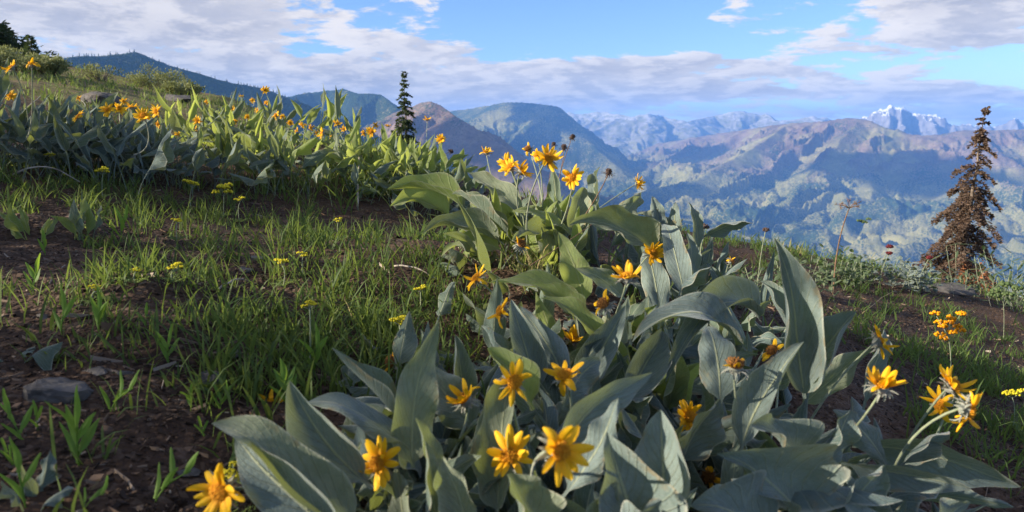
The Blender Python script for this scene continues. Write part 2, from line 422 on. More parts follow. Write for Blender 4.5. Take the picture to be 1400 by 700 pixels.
for idx, (nm, pts, slope, ga, gw, cr, cv) in enumerate(RIDGES):
    c = crest(pts, 6)
    x0, y0 = c[:, 0].min()-9000, c[:, 1].min()-9000
    sel = np.where((X > c[:, 0].min()-6000) & (X < c[:, 0].max()+6000) & (Y > c[:, 1].min()-6500) & (Y < c[:, 1].max()+6500))[0]
    if not len(sel): continue
    x, y = X[sel], Y[sel]
    wx = x + 160*fbm(x/900, y/900, 3, 40+idx); wy = y + 160*fbm(x/900+7, y/900+3, 3, 41+idx)
    k = min(1.0, c[len(c)//2, 1]/3000.); wx = x+(wx-x)*.6; wy = y+(wy-y)*.6
    bd = np.full(len(x), 1e12); bs = np.zeros(len(x)); bh = np.zeros(len(x)); acc = 0.
    for i in range(len(c)-1):
        a, b = c[i], c[i+1]; dx, dy = b[0]-a[0], b[1]-a[1]; L = math.hypot(dx, dy)
        t = np.clip(((wx-a[0])*dx+(wy-a[1])*dy)/(L*L), 0, 1)
        d2 = (wx-a[0]-t*dx)**2+(wy-a[1]-t*dy)**2
        m = d2 < bd
        bd = np.where(m, d2, bd); bs = np.where(m, acc+t*L, bs); bh = np.where(m, a[2]+t*(b[2]-a[2]), bh)
        acc += L
    d = np.sqrt(bd)
    Ht = np.maximum(bh-FLOOR, 200)*1.1
    h = bh - Ht*(1-np.exp(-d*slope/Ht))
    sgn = idx*3.7
    wob = .5*fbm(x/gw, y/gw, 2, 71)
    u_ = bs/gw+sgn+wob; dv = d/(gw*4.0)
    g1 = 1-np.abs(perlin(u_, dv, 60+idx))*2.2
    g2 = 1-np.abs(perlin(u_*2.4+.7*wob, dv*2.0, 61+idx))*2.2
    g3 = 1-np.abs(perlin(u_*5.3+1.2*wob, dv*3.3+.4*g1, 62+idx))*2.2
    g4 = 1-np.abs(perlin(u_*11.5+2*wob, dv*6.5+.4*g2, 63+idx))*2.2
    g5 = 1-ridged(x/gw*9, y/gw*9, 3, 64, .6)
    g = .46*g1+.27*g2+.16*g3*(.4+.6*g1)+.09*g4+.07*g5
    h = h + ga*1.15*(g-.62)*sstep(0, gw*.8, d) + cr*fbm(x/(gw*.35), y/(gw*.35), 4, 80+idx, gain=.6)
    if nm in 'GE': h = h + cr*1.2*(ridged(x/(gw*.5), y/(gw*.5), 3, 90, .6)-.5)
    cur = Hm[sel]
    w = sstep(-60, 30, h-cur)
    for kk, vv in zip(('forest', 'brown', 'rock', 'snow'), cv): cov[kk][sel] = cov[kk][sel]*(1-w) + vv*w
    Hm[sel] = np.maximum(cur, h)
# slope-facing details
Hm = Hm + 12*(.5-ridged(X/240, Y/240, 4, 95, .6))*sstep(2500, 5000, D)
hgt = Hm - FLOOR
nse = fbm(X/700, Y/700, 5, 97, gain=.6)
low = sstep(620, 260, hgt + 150*nse)*sstep(2300, 4500, D)
cov['forest'] = cov['forest']*(1-low) + low*(.66+.5*nse); cov['brown'] = cov['brown']*(1-low) + low*.18
np_mesh('mountains', np.stack([X, Y, Hm], -1), grid_faces(len(rr), len(az)), None or bpy.data.materials.new('mountain cover'),
        attrs=cov | {'hgt': hgt}, kind='structure', label='hazy blue mountain ranges beyond the deep valley', cat='mountains')
def build_mountain_mat():
    m = bpy.data.materials['mountain cover']; m.use_nodes = True; nt = m.node_tree; nt.nodes.clear(); n = N(nt)
    out = n.n('ShaderNodeOutputMaterial')
    geo = n.n('ShaderNodeNewGeometry'); pos = geo.outputs['Position']
    sc = n.n('ShaderNodeVectorMath', operation='SCALE'); n.l(pos, sc.inputs[0]); sc.inputs[3].default_value = .001
    km = sc.outputs[0]
    f, b, r, s = (n.attr(k) for k in ('forest', 'brown', 'rock', 'snow'))
    n1 = n.noise(km, 2.2, 9, .62); n2 = n.noise(km, 9, 8, .68); n3 = n.noise(km, 38, 5, .7)
    tree = n.voro(km, 62); tree2 = n.voro(km, 15)
    # open ground: dry grass, scree
    c = n.mix(n.mr(n2, .35, .65), (.17, .17, .065), (.29, .27, .115))
    c = n.mix(n.mr(n3, .5, .7, 0, .5), c, (.15, .16, .07))
    # burnt, brown slopes
    bc = n.mix(n.mr(n2, .35, .65), (.145, .10, .075), (.25, .185, .14))
    bc = n.mix(n.mr(n3, .45, .7, 0, .6), bc, (.10, .075, .065))
    c = n.mix(n.mr(n.math('ADD', b, n.math('MULTIPLY', n.math('SUBTRACT', n1, .5), 1.2)), .3, .65), c, bc)
    # forest, with single crowns showing at its thin edges
    fo = n.mix(n.mr(tree, .1, .5), (.055, .085, .034), (.032, .055, .024))
    fm = n.math('ADD', f, n.math('MULTIPLY', n.math('SUBTRACT', n1, .5), 1.5))
    fm = n.math('ADD', fm, n.math('MULTIPLY', n.math('SUBTRACT', n2, .5), .9))
    fm = n.math('ADD', fm, n.math('MULTIPLY', n.math('SUBTRACT', .35, tree), .55))
    c = n.mix(n.mr(fm, .34, .74), c, fo)
    rc = n.mix(n.mr(n2, .3, .7), (.15, .145, .15), (.28, .265, .26))
    c = n.mix(n.mr(n.math('ADD', r, n.math('MULTIPLY', n.math('SUBTRACT', n2, .5), .8)), .4, .6), c, rc)
    # snow lies on the gentler faces high up
    sx = n.n('ShaderNodeSeparateXYZ'); n.l(geo.outputs['Normal'], sx.inputs[0])
    h = n.attr('hgt')
    sn = n.math('ADD', n.mr(h, 850, 1350, -.35, .55, False), n.math('MULTIPLY', n.math('SUBTRACT', n3, .5), 1.5))
    sn = n.math('ADD', sn, n.math('MULTIPLY', n.math('SUBTRACT', n2, .5), 1.4))
    sn = n.math('ADD', sn, n.math('MULTIPLY', n.math('SUBTRACT', sx.outputs[2], .80), 2.2))
    sn = n.math('MULTIPLY', n.mr(sn, .16, .26), n.mr(s, .1, .75))
    c = n.mix(sn, c, (.82, .84, .88))
    hb = n.math('ADD', n.math('MULTIPLY', n2, 1.0), n.math('MULTIPLY', n.math('MULTIPLY', tree, f), -.35))
    nm = n.bump(hb, .35, 45)
    n.l(n.princ(c, .95, nm, .05), out.inputs[0])
build_mountain_mat()

# far woods: one mass of small conifers on the near dark ridges
def far_forest():
    fst = cov['forest']
    cand = np.where((D < 3900) & (D > 1300) & (fst > .7) & (Hm > FLOOR+330) & (np.abs(np.arctan2(X, Y)) < R(37)))[0]
    wgt = D[cand]**2
    pick = RNG.choice(cand, size=min(16000, len(cand)), replace=False, p=wgt/wgt.sum())
    n = len(pick); h = RNG.uniform(6, 15, n)*RNG.choice([.7, 1., 1.3], n); rad = h*RNG.uniform(.15, .24, n)
    jx = RNG.uniform(-6, 6, n); jy = RNG.uniform(-6, 6, n)
    bx, by, bz = X[pick]+jx, Y[pick]+jy, Hm[pick]-2
    V = []; F = []; k = 0; sides = 5
    ang = np.arange(sides)*2*np.pi/sides
    for (z0, z1, rs) in ((.08, .62, 1.0), (.42, 1.0, .62)):
        ring = np.stack([bx[:, None]+np.cos(ang)*rad[:, None]*rs*RNG.uniform(.7, 1.2, (n, sides)), by[:, None]+np.sin(ang)*rad[:, None]*rs*RNG.uniform(.7, 1.2, (n, sides)), (bz+h*z0)[:, None]+RNG.uniform(-.05, .05, (n, sides))*h[:, None]], -1)
        tip = np.stack([bx, by, bz+h*z1], -1)[:, None, :]
        vv = np.concatenate([ring, tip], 1).reshape(-1, 3)
        st = k + np.arange(n)[:, None]*(sides+1)
        i = np.arange(sides)[None, :]
        F.append(np.stack([st+i, st+(i+1) % sides, np.broadcast_to(st+sides, (n, sides))], -1).reshape(-1, 3))
        V.append(vv); k += len(vv)
    np_mesh('forest', np.concatenate(V), np.concatenate(F), mat_plain('far conifer crowns', (.018, .032, .016), (.04, .06, .028), .02, .9),
            kind='stuff', label='dark conifer forest covering the nearer ridges', cat='forest')
far_forest()

# ------------------------------------------------------------------ haze
def haze(dens, col):
    x0, x1, y0, y1, z0, z1 = -16000, 16000, -2500, 20000, float(min(Hm.min(), Z.min()))-60, float(Hm.max())+25
    mb = MB()
    mb.add([(x0,y0,z0),(x1,y0,z0),(x1,y1,z0),(x0,y1,z0),(x0,y0,z1),(x1,y0,z1),(x1,y1,z1),(x0,y1,z1)],
           [(3,2,1,0),(4,5,6,7),(0,1,5,4),(1,2,6,5),(2,3,7,6),(3,0,4,7)])
    m, nt, out = newmat('blue mountain air'); n = N(nt)
    v = n.n('ShaderNodeVolumePrincipled')
    v.inputs['Color'].default_value = (*col, 1); v.inputs['Density'].default_value = dens; v.inputs['Anisotropy'].default_value = 0.0
    n.l(v.outputs[0], out.inputs['Volume'])
    o = mb.build('haze', m, smooth=False)
    tag(o, 'blue haze filling the air over the valley', 'haze', kind='stuff')
    print('haze top', z1, 'bottom', z0)
HAZE_ON = True
if HAZE_ON: haze(HAZE_D, HAZE_C)

# ------------------------------------------------------------------ clouds out of view, added to lay shadows on the far slopes
M_CLOUD = mat_plain('white cloud', (.8, .8, .8), (.85, .85, .85), .002, 1.0)
def cloud(px, py, km, rx, ry, label, seed, alt=3000.):
    rv = ray(px, py); dd = np.linspace(3300, 15000, 1000)
    ia = np.clip(np.round((np.arctan2(rv.x, rv.y)-az[0])/(az[1]-az[0])).astype(int), 0, len(az)-1)
    prof_ = np.interp(dd*math.hypot(rv.x, rv.y), rr, Hm.reshape(len(rr), len(az))[:, ia])
    hit = np.argmax(prof_ > rv.z*dd); t = rv*float(dd[hit] if prof_[hit] > rv.z*dd[hit] else km*1000); s = (alt-t.z)/SUNV.z; c = t+SUNV*s
    rs = np.random.default_rng(seed); mb = MB(); import bmesh
    bm = bmesh.new(); bmesh.ops.create_icosphere(bm, subdivisions=5, radius=1)
    co = np.array([v.co for v in bm.verts])
    d = fbm(co[:, 0]*1.3+seed*3, co[:, 1]*1.3+co[:, 2]*.7, 2, seed)*.5+fbm(co[:, 0]*4, co[:, 1]*4+co[:, 2]*3+seed, 3, seed+1)*.35
    co = co*(1+d)[:, None]; co[:, 2] = np.where(co[:, 2] > 0, co[:, 2]*.45, co[:, 2]*.15)
    co = co*np.array([rx, ry, .5*(rx+ry)])
    mb.add([tuple(v) for v in co], [tuple(v.index for v in f.verts) for f in bm.faces]); bm.free()
    o = mb.build('cloud', M_CLOUD); o.location = c; tag(o, label, 'cloud', 'unseen clouds to the left that shade the far slopes')
cloud(1225, 236, 7.9, 520, 560, 'broad unseen white cloud high above the valley, shading the big right-hand slope', 1)
cloud(905, 266, 7.0, 380, 380, 'small unseen white cloud high above the valley, shading the foot of the spur', 2)
cloud(930, 218, 10.5, 700, 420, 'long unseen white cloud farthest up the valley', 3)
cloud(668, 205, 4.0, 300, 300, 'unseen white cloud nearest the viewer, added to shade the brown mountain', 5)  # this and the next are put in only to deepen slope shade
cloud(795, 172, 8.8, 330, 520, 'slim unseen white cloud behind the nearest one, added for its shade', 6)
# ------------------------------------------------------------------ balsamroot: leaves
def prof(v, kind):
    if kind == 0: return math.sin(math.pi*min(1, v**.60))**.80          # broad arrowhead
    if kind == 1: return math.sin(math.pi*min(1, v**.72))**.95          # lance shape
    return math.sin(math.pi*min(1, v**.52))**1.0                        # blunt heart base
def leaf(parent, mat, p0, p1, p2, W, side, fold=.25, ruf=.22, waves=2.5, ph=0., twist=0., pet=.22, kind=0, curl=.0, asym=0., name='leaf', nu=20, mb=None):
    """one leaf along the Bezier p0 p1 p2 (parent space), side = across direction"""
    own = mb is None
    mb = mb or MB()
    hw = 5; vs = []; uv = []
    LL = (p2-p0).length; rw = random.Random(int(ph*1e5)); wa = rw.uniform(.2, 1.0)*.035*LL; wp = rw.uniform(0, 6.28); wf = rw.uniform(.9, 1.6); tipc = rw.uniform(-.2, 1.0)*.10*LL; sw = rw.uniform(-1, 1)*.035*LL; one = rw.random() < .5; flip = rw.choice((-1, 1))
    for i in range(nu+1):
        u = i/nu
        c = bez(p0, p1, p2, u); t = bezt(p0, p1, p2, u)
        s = (side - t*side.dot(t))
        s = s.normalized() if s.length > 1e-4 else t.orthogonal().normalized()
        n = t.cross(s)
        a = twist*(u-.45)
        s, n = s*math.cos(a)+n*math.sin(a), n*math.cos(a)-s*math.sin(a)
        c = c + n*(wa*math.sin(6.283*wf*u+wp)*u - tipc*max(0, u-.66)**2*8) + s*(sw*math.sin(4.5*u))
        if u < pet: w = .0032; v = 0.; k = 0.
        else:
            v = (u-pet)/(1-pet); w = max(.0022 if v < .99 else .0004, W/2*prof(v, kind)); k = 1.
        for j in range(-hw, hw+1):
            q = j/hw; aq = abs(q)
            ww = w*(1+asym*q*k)
            off = n*(fold*aq*w)
            off += n*(ruf*W*.5*k*min(1, v*6)*min(1, (1-v)*3.5)*aq**2.2*math.sin(2*math.pi*waves*v+ph+(1.9 if q > 0 else 0)))
            off += n*(curl*w*max(0, aq-.35)**2*2.2*k*(1 if (q*flip > 0) else (.1 if one else .55)))
            sx = q*ww*(1-.25*abs(curl)*max(0, aq-.5)*k)
            vs.append(c+s*sx+off); uv.append((.5+.5*q, v))
    m = 2*hw+1
    fs = [(i*m+j, i*m+j+1, (i+1)*m+j+1, (i+1)*m+j) for i in range(nu) for j in range(m-1)]
    mb.add(vs, fs, uv)
    if own: return mb.build(name, mat, parent)
def rnd_leaf(parent, mat, rs, L, W, az, tilt, org=Vector((0, 0, 0)), mb=None, nu=16, petr=(.22, .38), at=None):
    """a leaf rising from the root crown and bending outward"""
    h = Vector((math.sin(az), math.cos(az), 0)); up = Vector((0, 0, 1))
    for attempt in range(14):
        t2 = tilt + rs.uniform(.1, .95)
        d1 = (h*math.sin(tilt*.55)+up*math.cos(tilt*.55)); d2 = (h*math.sin(min(t2, 2.0))+up*math.cos(min(t2, 2.0)))
        p0 = org + h*rs.uniform(.0, .03)
        p1 = p0 + d1*L*rs.uniform(.45, .6); p2 = p1 + d2*L*rs.uniform(.45, .6)
        if at is None or not hides_flower(at, p0, p1, p2, W): break
        az += rs.gauss(0, 1.0); tilt = min(1.4, max(.1, tilt+rs.gauss(.1, .3))); L *= .93
        h = Vector((math.sin(az), math.cos(az), 0))
    else: return None
    side = h.cross(up); side = (Matrix.Rotation(rs.gauss(0, .55), 3, d2.normalized()) @ side)
    return leaf(parent, mat, p0, p1, p2, W*rs.uniform(.72,1.0), side, rs.uniform(.2, .9), rs.uniform(.2, .58), rs.uniform(1.2, 2.4), rs.uniform(0, 6.3),
                rs.gauss(0, 1.0), rs.uniform(*petr), rs.choice((0, 0, 0, 1, 1)), rs.choice((0, .4, .9, 1.5, 1.9, -.6, -1.1)), rs.uniform(-.2, .2), mb=mb, nu=nu)

FLOWERPX = []     # (px, py, radius px, depth) of every open flower: leaves grow beside, not across, them
def project(v):
    d = v.y*CP - v.z*SP
    return 700+FPX*v.x/d, 350-FPX*(v.y*SP+v.z*CP)/d, d
def hides_flower(org, p0, p1, p2, W):
    for u in (.35, .5, .62, .74, .86, 1.):
        w = org+bez(p0, p1, p2, u); x, y, d = project(w)
        if d < .5: return True
        r = W*.28*FPX/d*(1.1-u*.75)
        for fx, fy, fr, fd in FLOWERPX:
            if d < fd+.02 and abs(x-fx) < fr+r and abs(y-fy) < fr+r and math.hypot(x-fx, y-fy) < fr*.8+r: return True
    return False
# ------------------------------------------------------------------ balsamroot: flower heads
def petals_mesh(name, n, elev, curve, Lp=.033, wid=.012, skip=(), rs=random, jit=.18, mat=None):
    mb = MB()
    for k in range(n):
        if k in skip: continue
        a = 2*math.pi*k/n + rs.gauss(0, .09); L = Lp*rs.uniform(.8, 1.1); w = wid*rs.uniform(.8, 1.15)
        e = elev + rs.gauss(0, jit); cu = curve + rs.gauss(0, jit*1.6); roll = rs.gauss(0, .35); yaw = rs.gauss(0, .35)
        rad = Vector((math.cos(a), math.sin(a), 0)); tan = Vector((-math.sin(a), math.cos(a), 0)); up = Vector((0, 0, 1))
        p = rad*.0095; vs = []; uv = []; nu = 7
        for i in range(nu+1):
            u = i/nu; ang = e + cu*u
            d = (rad*math.cos(ang)+up*math.sin(ang)+tan*yaw*u*.5).normalized()
            if i: p = p + d*L/nu
            nrm = d.cross(tan).normalized(); tt = (tan*math.cos(roll*u)+nrm*math.sin(roll*u))
            ww = w/2*(.38+.62*math.sin(math.pi*min(1, (u*.93+.05))**.85)) if u < .97 else w*.13
            for q in (-1, -.5, 0, .5, 1):
                notch = L*.07*(1-abs(q)*1.2) if i == nu else 0
                vs.append(p + tt*ww*q + nrm*(-.30*ww*(abs(q)-.5)+.12*ww*math.cos(q*9)) - d*notch*(.5 if q == 0 else 0)); uv.append((.5+.5*q, u))
        fs = [(i*5+j, i*5+j+1, (i+1)*5+j+1, (i+1)*5+j) for i in range(nu) for j in range(4)]
        mb.add(vs, fs, uv)
    return mb.build(name, mat or M_PETAL, link=False).data
def disc_mesh(name, mat, r=.0115, h=.006, n=75, spike=.0035, rs=random):
    mb = MB(); vs = []; fs = []; ns, nr = 14, 5
    for i in range(nr):
        t = i/(nr-1)*math.pi/2
        for k in range(ns):
            a = 2*math.pi*k/ns; vs.append((r*math.cos(t)*math.cos(a), r*math.cos(t)*math.sin(a), h*math.sin(t)-.001))
    for i in range(nr-1):
        for k in range(ns): fs.append((i*ns+k, i*ns+(k+1) % ns, (i+1)*ns+(k+1) % ns, (i+1)*ns+k))
    mb.add(vs, fs)
    for k in range(n):
        rr_ = r*math.sqrt((k+.5)/n); a = k*2.39996
        z = h*math.sqrt(max(0, 1-(rr_/r)**2))
        b = Vector((rr_*math.cos(a), rr_*math.sin(a), z-.001)); d = Vector((b.x*.6/r*1., b.y*.6/r, 1)).normalized()
        d = (d+Vector((rs.gauss(0, .2), rs.gauss(0, .2), 0))).normalized()
        L = spike*rs.uniform(.7, 1.4); e = .0011; o1 = d.orthogonal().normalized(); o2 = d.cross(o1)
        mb.add([b+o1*e, b-o1*e*.5+o2*e*.87, b-o1*e*.5-o2*e*.87, b+d*L+o1*e*1.1, b+d*L-o1*e*.6+o2*e, b+d*L-o1*e*.6-o2*e],
               [(0, 1, 4, 3), (1, 2, 5, 4), (2, 0, 3, 5), (3, 4, 5)])
    return mb.build(name, mat, link=False).data
def bract_mesh(name, mat, spread=1.0, rs=random, L=.024, n=20):
    mb = MB(); ns = 12; vs = []; fs = []
    for i, (z, r) in enumerate(((-.017, .003), (-.014, .0075), (-.008, .0115), (-.001, .0118))):
        for k in range(ns):
            a = 2*math.pi*k/ns; vs.append((r*math.cos(a), r*math.sin(a), z))
    for i in range(3):
        for k in range(ns): fs.append((i*ns+k, i*ns+(k+1) % ns, (i+1)*ns+(k+1) % ns, (i+1)*ns+k))
    mb.add(vs, fs)
    for k in range(n):
        a = 2*math.pi*k/n*1.618*1.0+rs.gauss(0, .1); rad = Vector((math.cos(a), math.sin(a), 0)); tan = Vector((-rad.y, rad.x, 0)); up = Vector((0, 0, 1))
        e = rs.uniform(-.5, .5)*spread + (.9-.9*spread); cu = rs.uniform(-1.4, .4)*spread
        p = rad*.010+up*rs.uniform(-.012, -.004); LL = L*rs.uniform(.6, 1.1); vs = []; nu = 5
        for i in range(nu+1):
            u = i/nu; ang = e+cu*u; d = rad*math.cos(ang)+up*math.sin(ang)
            if i: p = p+d*LL/nu
            ww = .0034*(1-u)**.7+.0004
            nn = d.cross(tan)
            vs += [p-tan*ww+nn*.0008, p+nn*-.0006, p+tan*ww+nn*.0008]
        mb.add(vs, [(i*3+j, i*3+j+1, (i+1)*3+j+1, (i+1)*3+j) for i in range(nu) for j in range(2)])
    return mb.build(name, mat, link=False).data
rsf = random.Random(5)
FK = {}     # kind -> list of (petals, disc, bracts)
def proto(kind, pet, dsc, brc): FK.setdefault(kind, []).append((pet, dsc, brc))
_d = [disc_mesh('disc', M_DISC, rs=rsf), disc_mesh('disc', M_DISC, .0125, .007, rs=rsf)]
_dold = disc_mesh('disc', M_DISC_OLD, .013, .009, 90, .0065, rsf)
_dseed = disc_mesh('disc', M_SEED, .0135, .010, 90, .0075, rsf)
_b = [bract_mesh('bracts', M_BRACT, 1.0, rsf), bract_mesh('bracts', M_BRACT, .7, rsf)]
_bseed = bract_mesh('bracts', M_SEED, 1.2, rsf, .026)
for i in range(6): proto('full', petals_mesh('flower', rsf.choice((13, 14, 15)), .25, -.45+.15*i, .035, .0125, skip=rsf.sample(range(13), i % 3), rs=rsf, jit=.30), _d[i % 2], _b[i % 2])
for i in range(3): proto('cup', petals_mesh('flower', rsf.choice((12, 13, 14)), .85, .1*i-.25, .033, .0125, skip=rsf.sample(range(12), i), rs=rsf, jit=.28), _d[i % 2], _b[i % 2])
for i in range(3): proto('loose', petals_mesh('flower', 13, .35, -.5, .036, .0125, skip=rsf.sample(range(13), 4), rs=rsf, jit=.35), _d[i % 2], _b[0])
for i in range(3): proto('wilt', petals_mesh('flower', 13, .45, -1.0, .032, .012, skip=rsf.sample(range(13), 8+i), rs=rsf, jit=.4), _dold, _b[0])
proto('few', petals_mesh('flower', 12, .7, -.5, .03, .013, skip=(1, 2, 3, 4, 7, 8, 9, 10), rs=rsf), _dold, _b[0])
for i in range(2): proto('seed', petals_mesh('flower_head', 13, .3, -1.2, .013, .004, skip=(0, 4, 8), rs=rsf, mat=M_SEED), _dseed, _bseed)
proto('bud', petals_mesh('flower_bud', 11, 1.35, .2, .028, .011, rs=rsf), _d[0], _b[1])

def flower(plant, rs, pos, nrm, size, kind, crown, stem=True):
    """pos world, size = diameter in metres; the head, its disc, bracts and stalk"""
    pet, dsc, brc = rs.choice(FK[kind])
    o = bpy.data.objects.new('flower_head' if kind == 'seed' else 'flower_bud' if kind == 'bud' else 'flower', pet); COL.objects.link(o)
    nrm = Vector(nrm).normalized()
    q = nrm.to_track_quat('Z', 'Y').to_matrix().to_4x4() @ Matrix.Rotation(rs.uniform(0, 6.28), 4, 'Z')
    sc = size/.086
    wm = Matrix.Translation(pos) @ q @ Matrix.Scale(sc, 4)
    o.parent = plant; o.matrix_local = Matrix.Translation(-plant.location) @ wm
    for nm, me in (('disc', dsc), ('bracts', brc)):
        c = bpy.data.objects.new(nm, me); COL.objects.link(c); c.parent = o
    if kind == 'seed': o['label'] = 'dry brown seed head without petals'
    if kind in ('wilt', 'few'): o['label'] = 'withering flower that has lost most of its petals'
    if stem:
        mb = MB(); a = Vector(pos)-nrm*.015*sc; b = Vector(crown)
        if (a-b).length > .9: b = a + (b-a)*.9/(a-b).length
        L = (a-b).length
        m = a - nrm*L*.35; m = m*.6 + (a*.35+b*.65)*.4
        pts = [bez(a, m, b, i/12) for i in range(13)]
        inv = wm.inverted()
        tube(mb, [inv @ p for p in pts], [(.0021+.0012*i/12)/1 for i in range(13)], 6)
        mb.build('stem', M_STEM_BROWN if kind == 'seed' else M_STEM, o)
    return o

# ------------------------------------------------------------------ balsamroot plants
CAMV = Vector((0, -1, .25))
FACE = {'cam': (0, -1, .35), 'up': (.05, -.25, 1), 'left': (-1, -.35, .35), 'right': (1, -.3, .3), 'upl': (-.6, -.45, .8), 'upr': (.6, -.45, .8), 'camr': (.5, -1, .3), 'caml': (-.5, -1, .3), 'downr': (1, -.3, -.35), 'downl': (-1, -.4, -.1), 'back': (.2, .6, .8)}
PLANTS = {}
QUEUE = []
HERO = set(); BLOOMS = []
def balsam(*a, **k):
    QUEUE.append((a, k))
    for f in k.get('flowers', ()):
        if f[4] == 'bud' or f[:2] in ((371,557), (703,522), (1056,480), (688,505), (322,612)): continue
        size = f[5] if len(f) > 5 else .086
        FLOWERPX.append((f[0], f[1], f[2]*.34, size*FPX/f[2]))
def grow(key, base, label, n, Lr, Wr, seed, heroes=(), flowers=(), mat=M_LEAF, tilt=(.15, 1.25), azr=(0, 6.283), spread=.06, group='balsamroot plants', mats=None, far=False, petr=(.22, .38), near=True, fill=0):
    rs = random.Random(seed)
    p = empty('balsamroot_plant', base, label, 'wildflower', group)
    PLANTS[key] = p
    inv = Matrix.Translation(-base)
    mats = mats or [mat]
    mb = MB() if far else None
    for k in range(n):
        L = rs.uniform(*Lr); W = rs.uniform(*Wr)*(.6+.4*L/Lr[1])
        azk = azr[0]+(azr[1]-azr[0])*((k*.618) % 1)+rs.gauss(0, .25)
        org = Vector((rs.gauss(0, spread), rs.gauss(0, spread), -.01))
        org.z = gz(base.x+org.x, base.y+org.y)-base.z-.012
        rnd_leaf(p, rs.choice(mats), rs, L, W, azk, rs.uniform(*tilt), org, mb, 12 if far else (24 if near else 14), petr, base)
    for k in range(fill):                     # short leaves low in the clump
        org = Vector((rs.gauss(0, spread*1.5), rs.gauss(0, spread*1.5), 0)); org.z = gz(base.x+org.x, base.y+org.y)-base.z-.012
        rnd_leaf(p, rs.choice(mats), rs, rs.uniform(.08, .17), rs.uniform(.045, .07), rs.uniform(0, 6.28), rs.uniform(.3, 1.4), org, None, 14, (.2, .35), base)
    if far: mb.build('foliage', mats, p)
    for h in heroes:
        (bx, by, bd), (tx, ty, td), W = h[:3]
        kw = dict(h[3]) if len(h) > 3 else {}
        p0 = P(bx, by, bd)-base; p2 = P(tx, ty, td)-base
        L = (p2-p0).length
        bow = Vector(kw.pop('bow', (0, 0, .22)))*L
        p1 = (p0+p2)/2+bow
        t = (p2-p0).normalized(); view = (p0+p2)/2+base
        acr = t.cross(view.normalized()).normalized()            # across, in the image plane
        side = Matrix.Rotation(R(kw.pop('roll', 20)), 3, t) @ acr
        m = kw.pop('mat', rs.choice(mats))
        args = dict(fold=rs.uniform(.2,.6), ruf=rs.uniform(.22,.45), waves=rs.uniform(1.6,2.6), curl=rs.choice((.3,.8,1.3,1.8,-.6)), ph=rs.uniform(0, 6.28), twist=rs.gauss(0, .25), pet=.10, kind=0)
        args.update(kw)
        for tryb in range(3):            # lean back behind the flowers rather than across them
            if not hides_flower(base, p0, p1, p2, W*.7): break
            b3 = ((p0+base)*1.07, (p1+base)*1.07, (p2+base)*1.07); p0, p1, p2 = (q-base for q in b3); W *= 1.05
            zmin = gz(b3[0].x, b3[0].y)-.02
            if b3[0].z < zmin: p0.z = zmin-base.z
        else: print('hero hides a flower', key, h[0], h[1])
        HERO.add(leaf(p, m, p0, p1, p2, W*.9, side, nu=28, **args).name)
    for f in flowers:
        px, py, wpx, face, kind = f[:5]
        size = f[5] if len(f) > 5 else rs.uniform(.082, .092)
        d = size*FPX/wpx
        pos = P(px, py, d)
        nr = Vector(FACE[face])+Vector((rs.gauss(0, .12), rs.gauss(0, .12), rs.gauss(0, .12)))
        cr = base + Vector((rs.gauss(0, .03), rs.gauss(0, .03), 0))
        fo = flower(p, rs, pos, nr, size, kind, cr)
        if kind != 'bud' and f[:2] not in ((688,505), (322,612)): BLOOMS.append((fo, f[2]*.3))
    return p
B, L_SUN, L_SHADE = M_LEAF, M_LEAF_SUNLIT, M_LEAF_SHADED
def base_at(px, depth): return on_ground(px, depth)

# nearest clump, its big leaves reaching in from the bottom edge
balsam('near', base_at(540, 1.16), 'nearest big-leaved balsamroot, silvery leaves fanned towards the bare soil', 44, (.13, .25), (.045, .08), 3, fill=30, heroes=[
    ((505,735,1.02), (287,574,1.0), .085, dict(bow=(-.05,0,.16), roll=38, ruf=.16, waves=1.5, ph=.5, curl=.5)),
    ((480,760,.98), (322,590,1.0), .10, dict(bow=(-.12,0,.02), roll=-15, ruf=.14, mat=L_SHADE)),
    ((510,668,1.10), (390,524,1.1), .085, dict(bow=(-.1,0,.02), roll=-10, fold=.35, ruf=.10, mat=L_SHADE)),
    ((560,612,1.2), (418,546,1.18), .058, dict(bow=(.0,0,.22), roll=48, ruf=.2, waves=1.2, ph=2)),
    ((552,575,1.28), (462,471,1.26), .055, dict(bow=(-.05,0,-.10), roll=50, ruf=.18, ph=3)),
    ((565,640,1.2), (602,441,1.2), .085, dict(bow=(-.16,0,.0), roll=12, ruf=.5, waves=2.1, ph=1.2, fold=.15, pet=.05)),
    ((655,590,1.3), (572,502,1.3), .095, dict(bow=(0,0,.12), roll=10)),
    ((640,560,1.36), (622,458,1.36), .06, dict(bow=(0,0,.05), roll=10, mat=L_SHADE)),
    ((680,720,1.04), (712,484,1.06), .078, dict(bow=(-.12,-.05,.0), roll=-22, ruf=.34, waves=2.6, ph=.2, fold=.4, pet=.12, mat=B)),
    ((595,660,1.1), (568,570,1.08), .042, dict(bow=(0,0,.08), roll=40, ruf=.12)),
    ((605,740,1.03), (582,606,1.03), .055, dict(bow=(0,0,.02), roll=20)),
    ((560,760,1.0), (540,640,1.0), .06, dict(bow=(0,0,.05), roll=-30)),
    ((745,735,.98), (690,650,.96), .07, dict(bow=(0,0,.12), roll=30)),
    ((640,740,1.02), (605,625,1.02), .055, dict(roll=-20)),
    ((560,720,1.05), (512,655,1.02), .05, dict(roll=60)),
    ((730,560,1.3), (665,478,1.3), .06, dict(roll=30, mat=L_SUN)),
    ], flowers=[(371,557,56,'caml','loose'), (300,672,84,'caml','full'), (322,612,60,'left','few'), (517,633,78,'caml','full'), (536,495,52,'left','few'),
                (634,545,64,'upl','cup'), (624,592,40,'up','bud')],
    mats=[B, B, B, L_SHADE], tilt=(.2, 1.1), spread=.07)
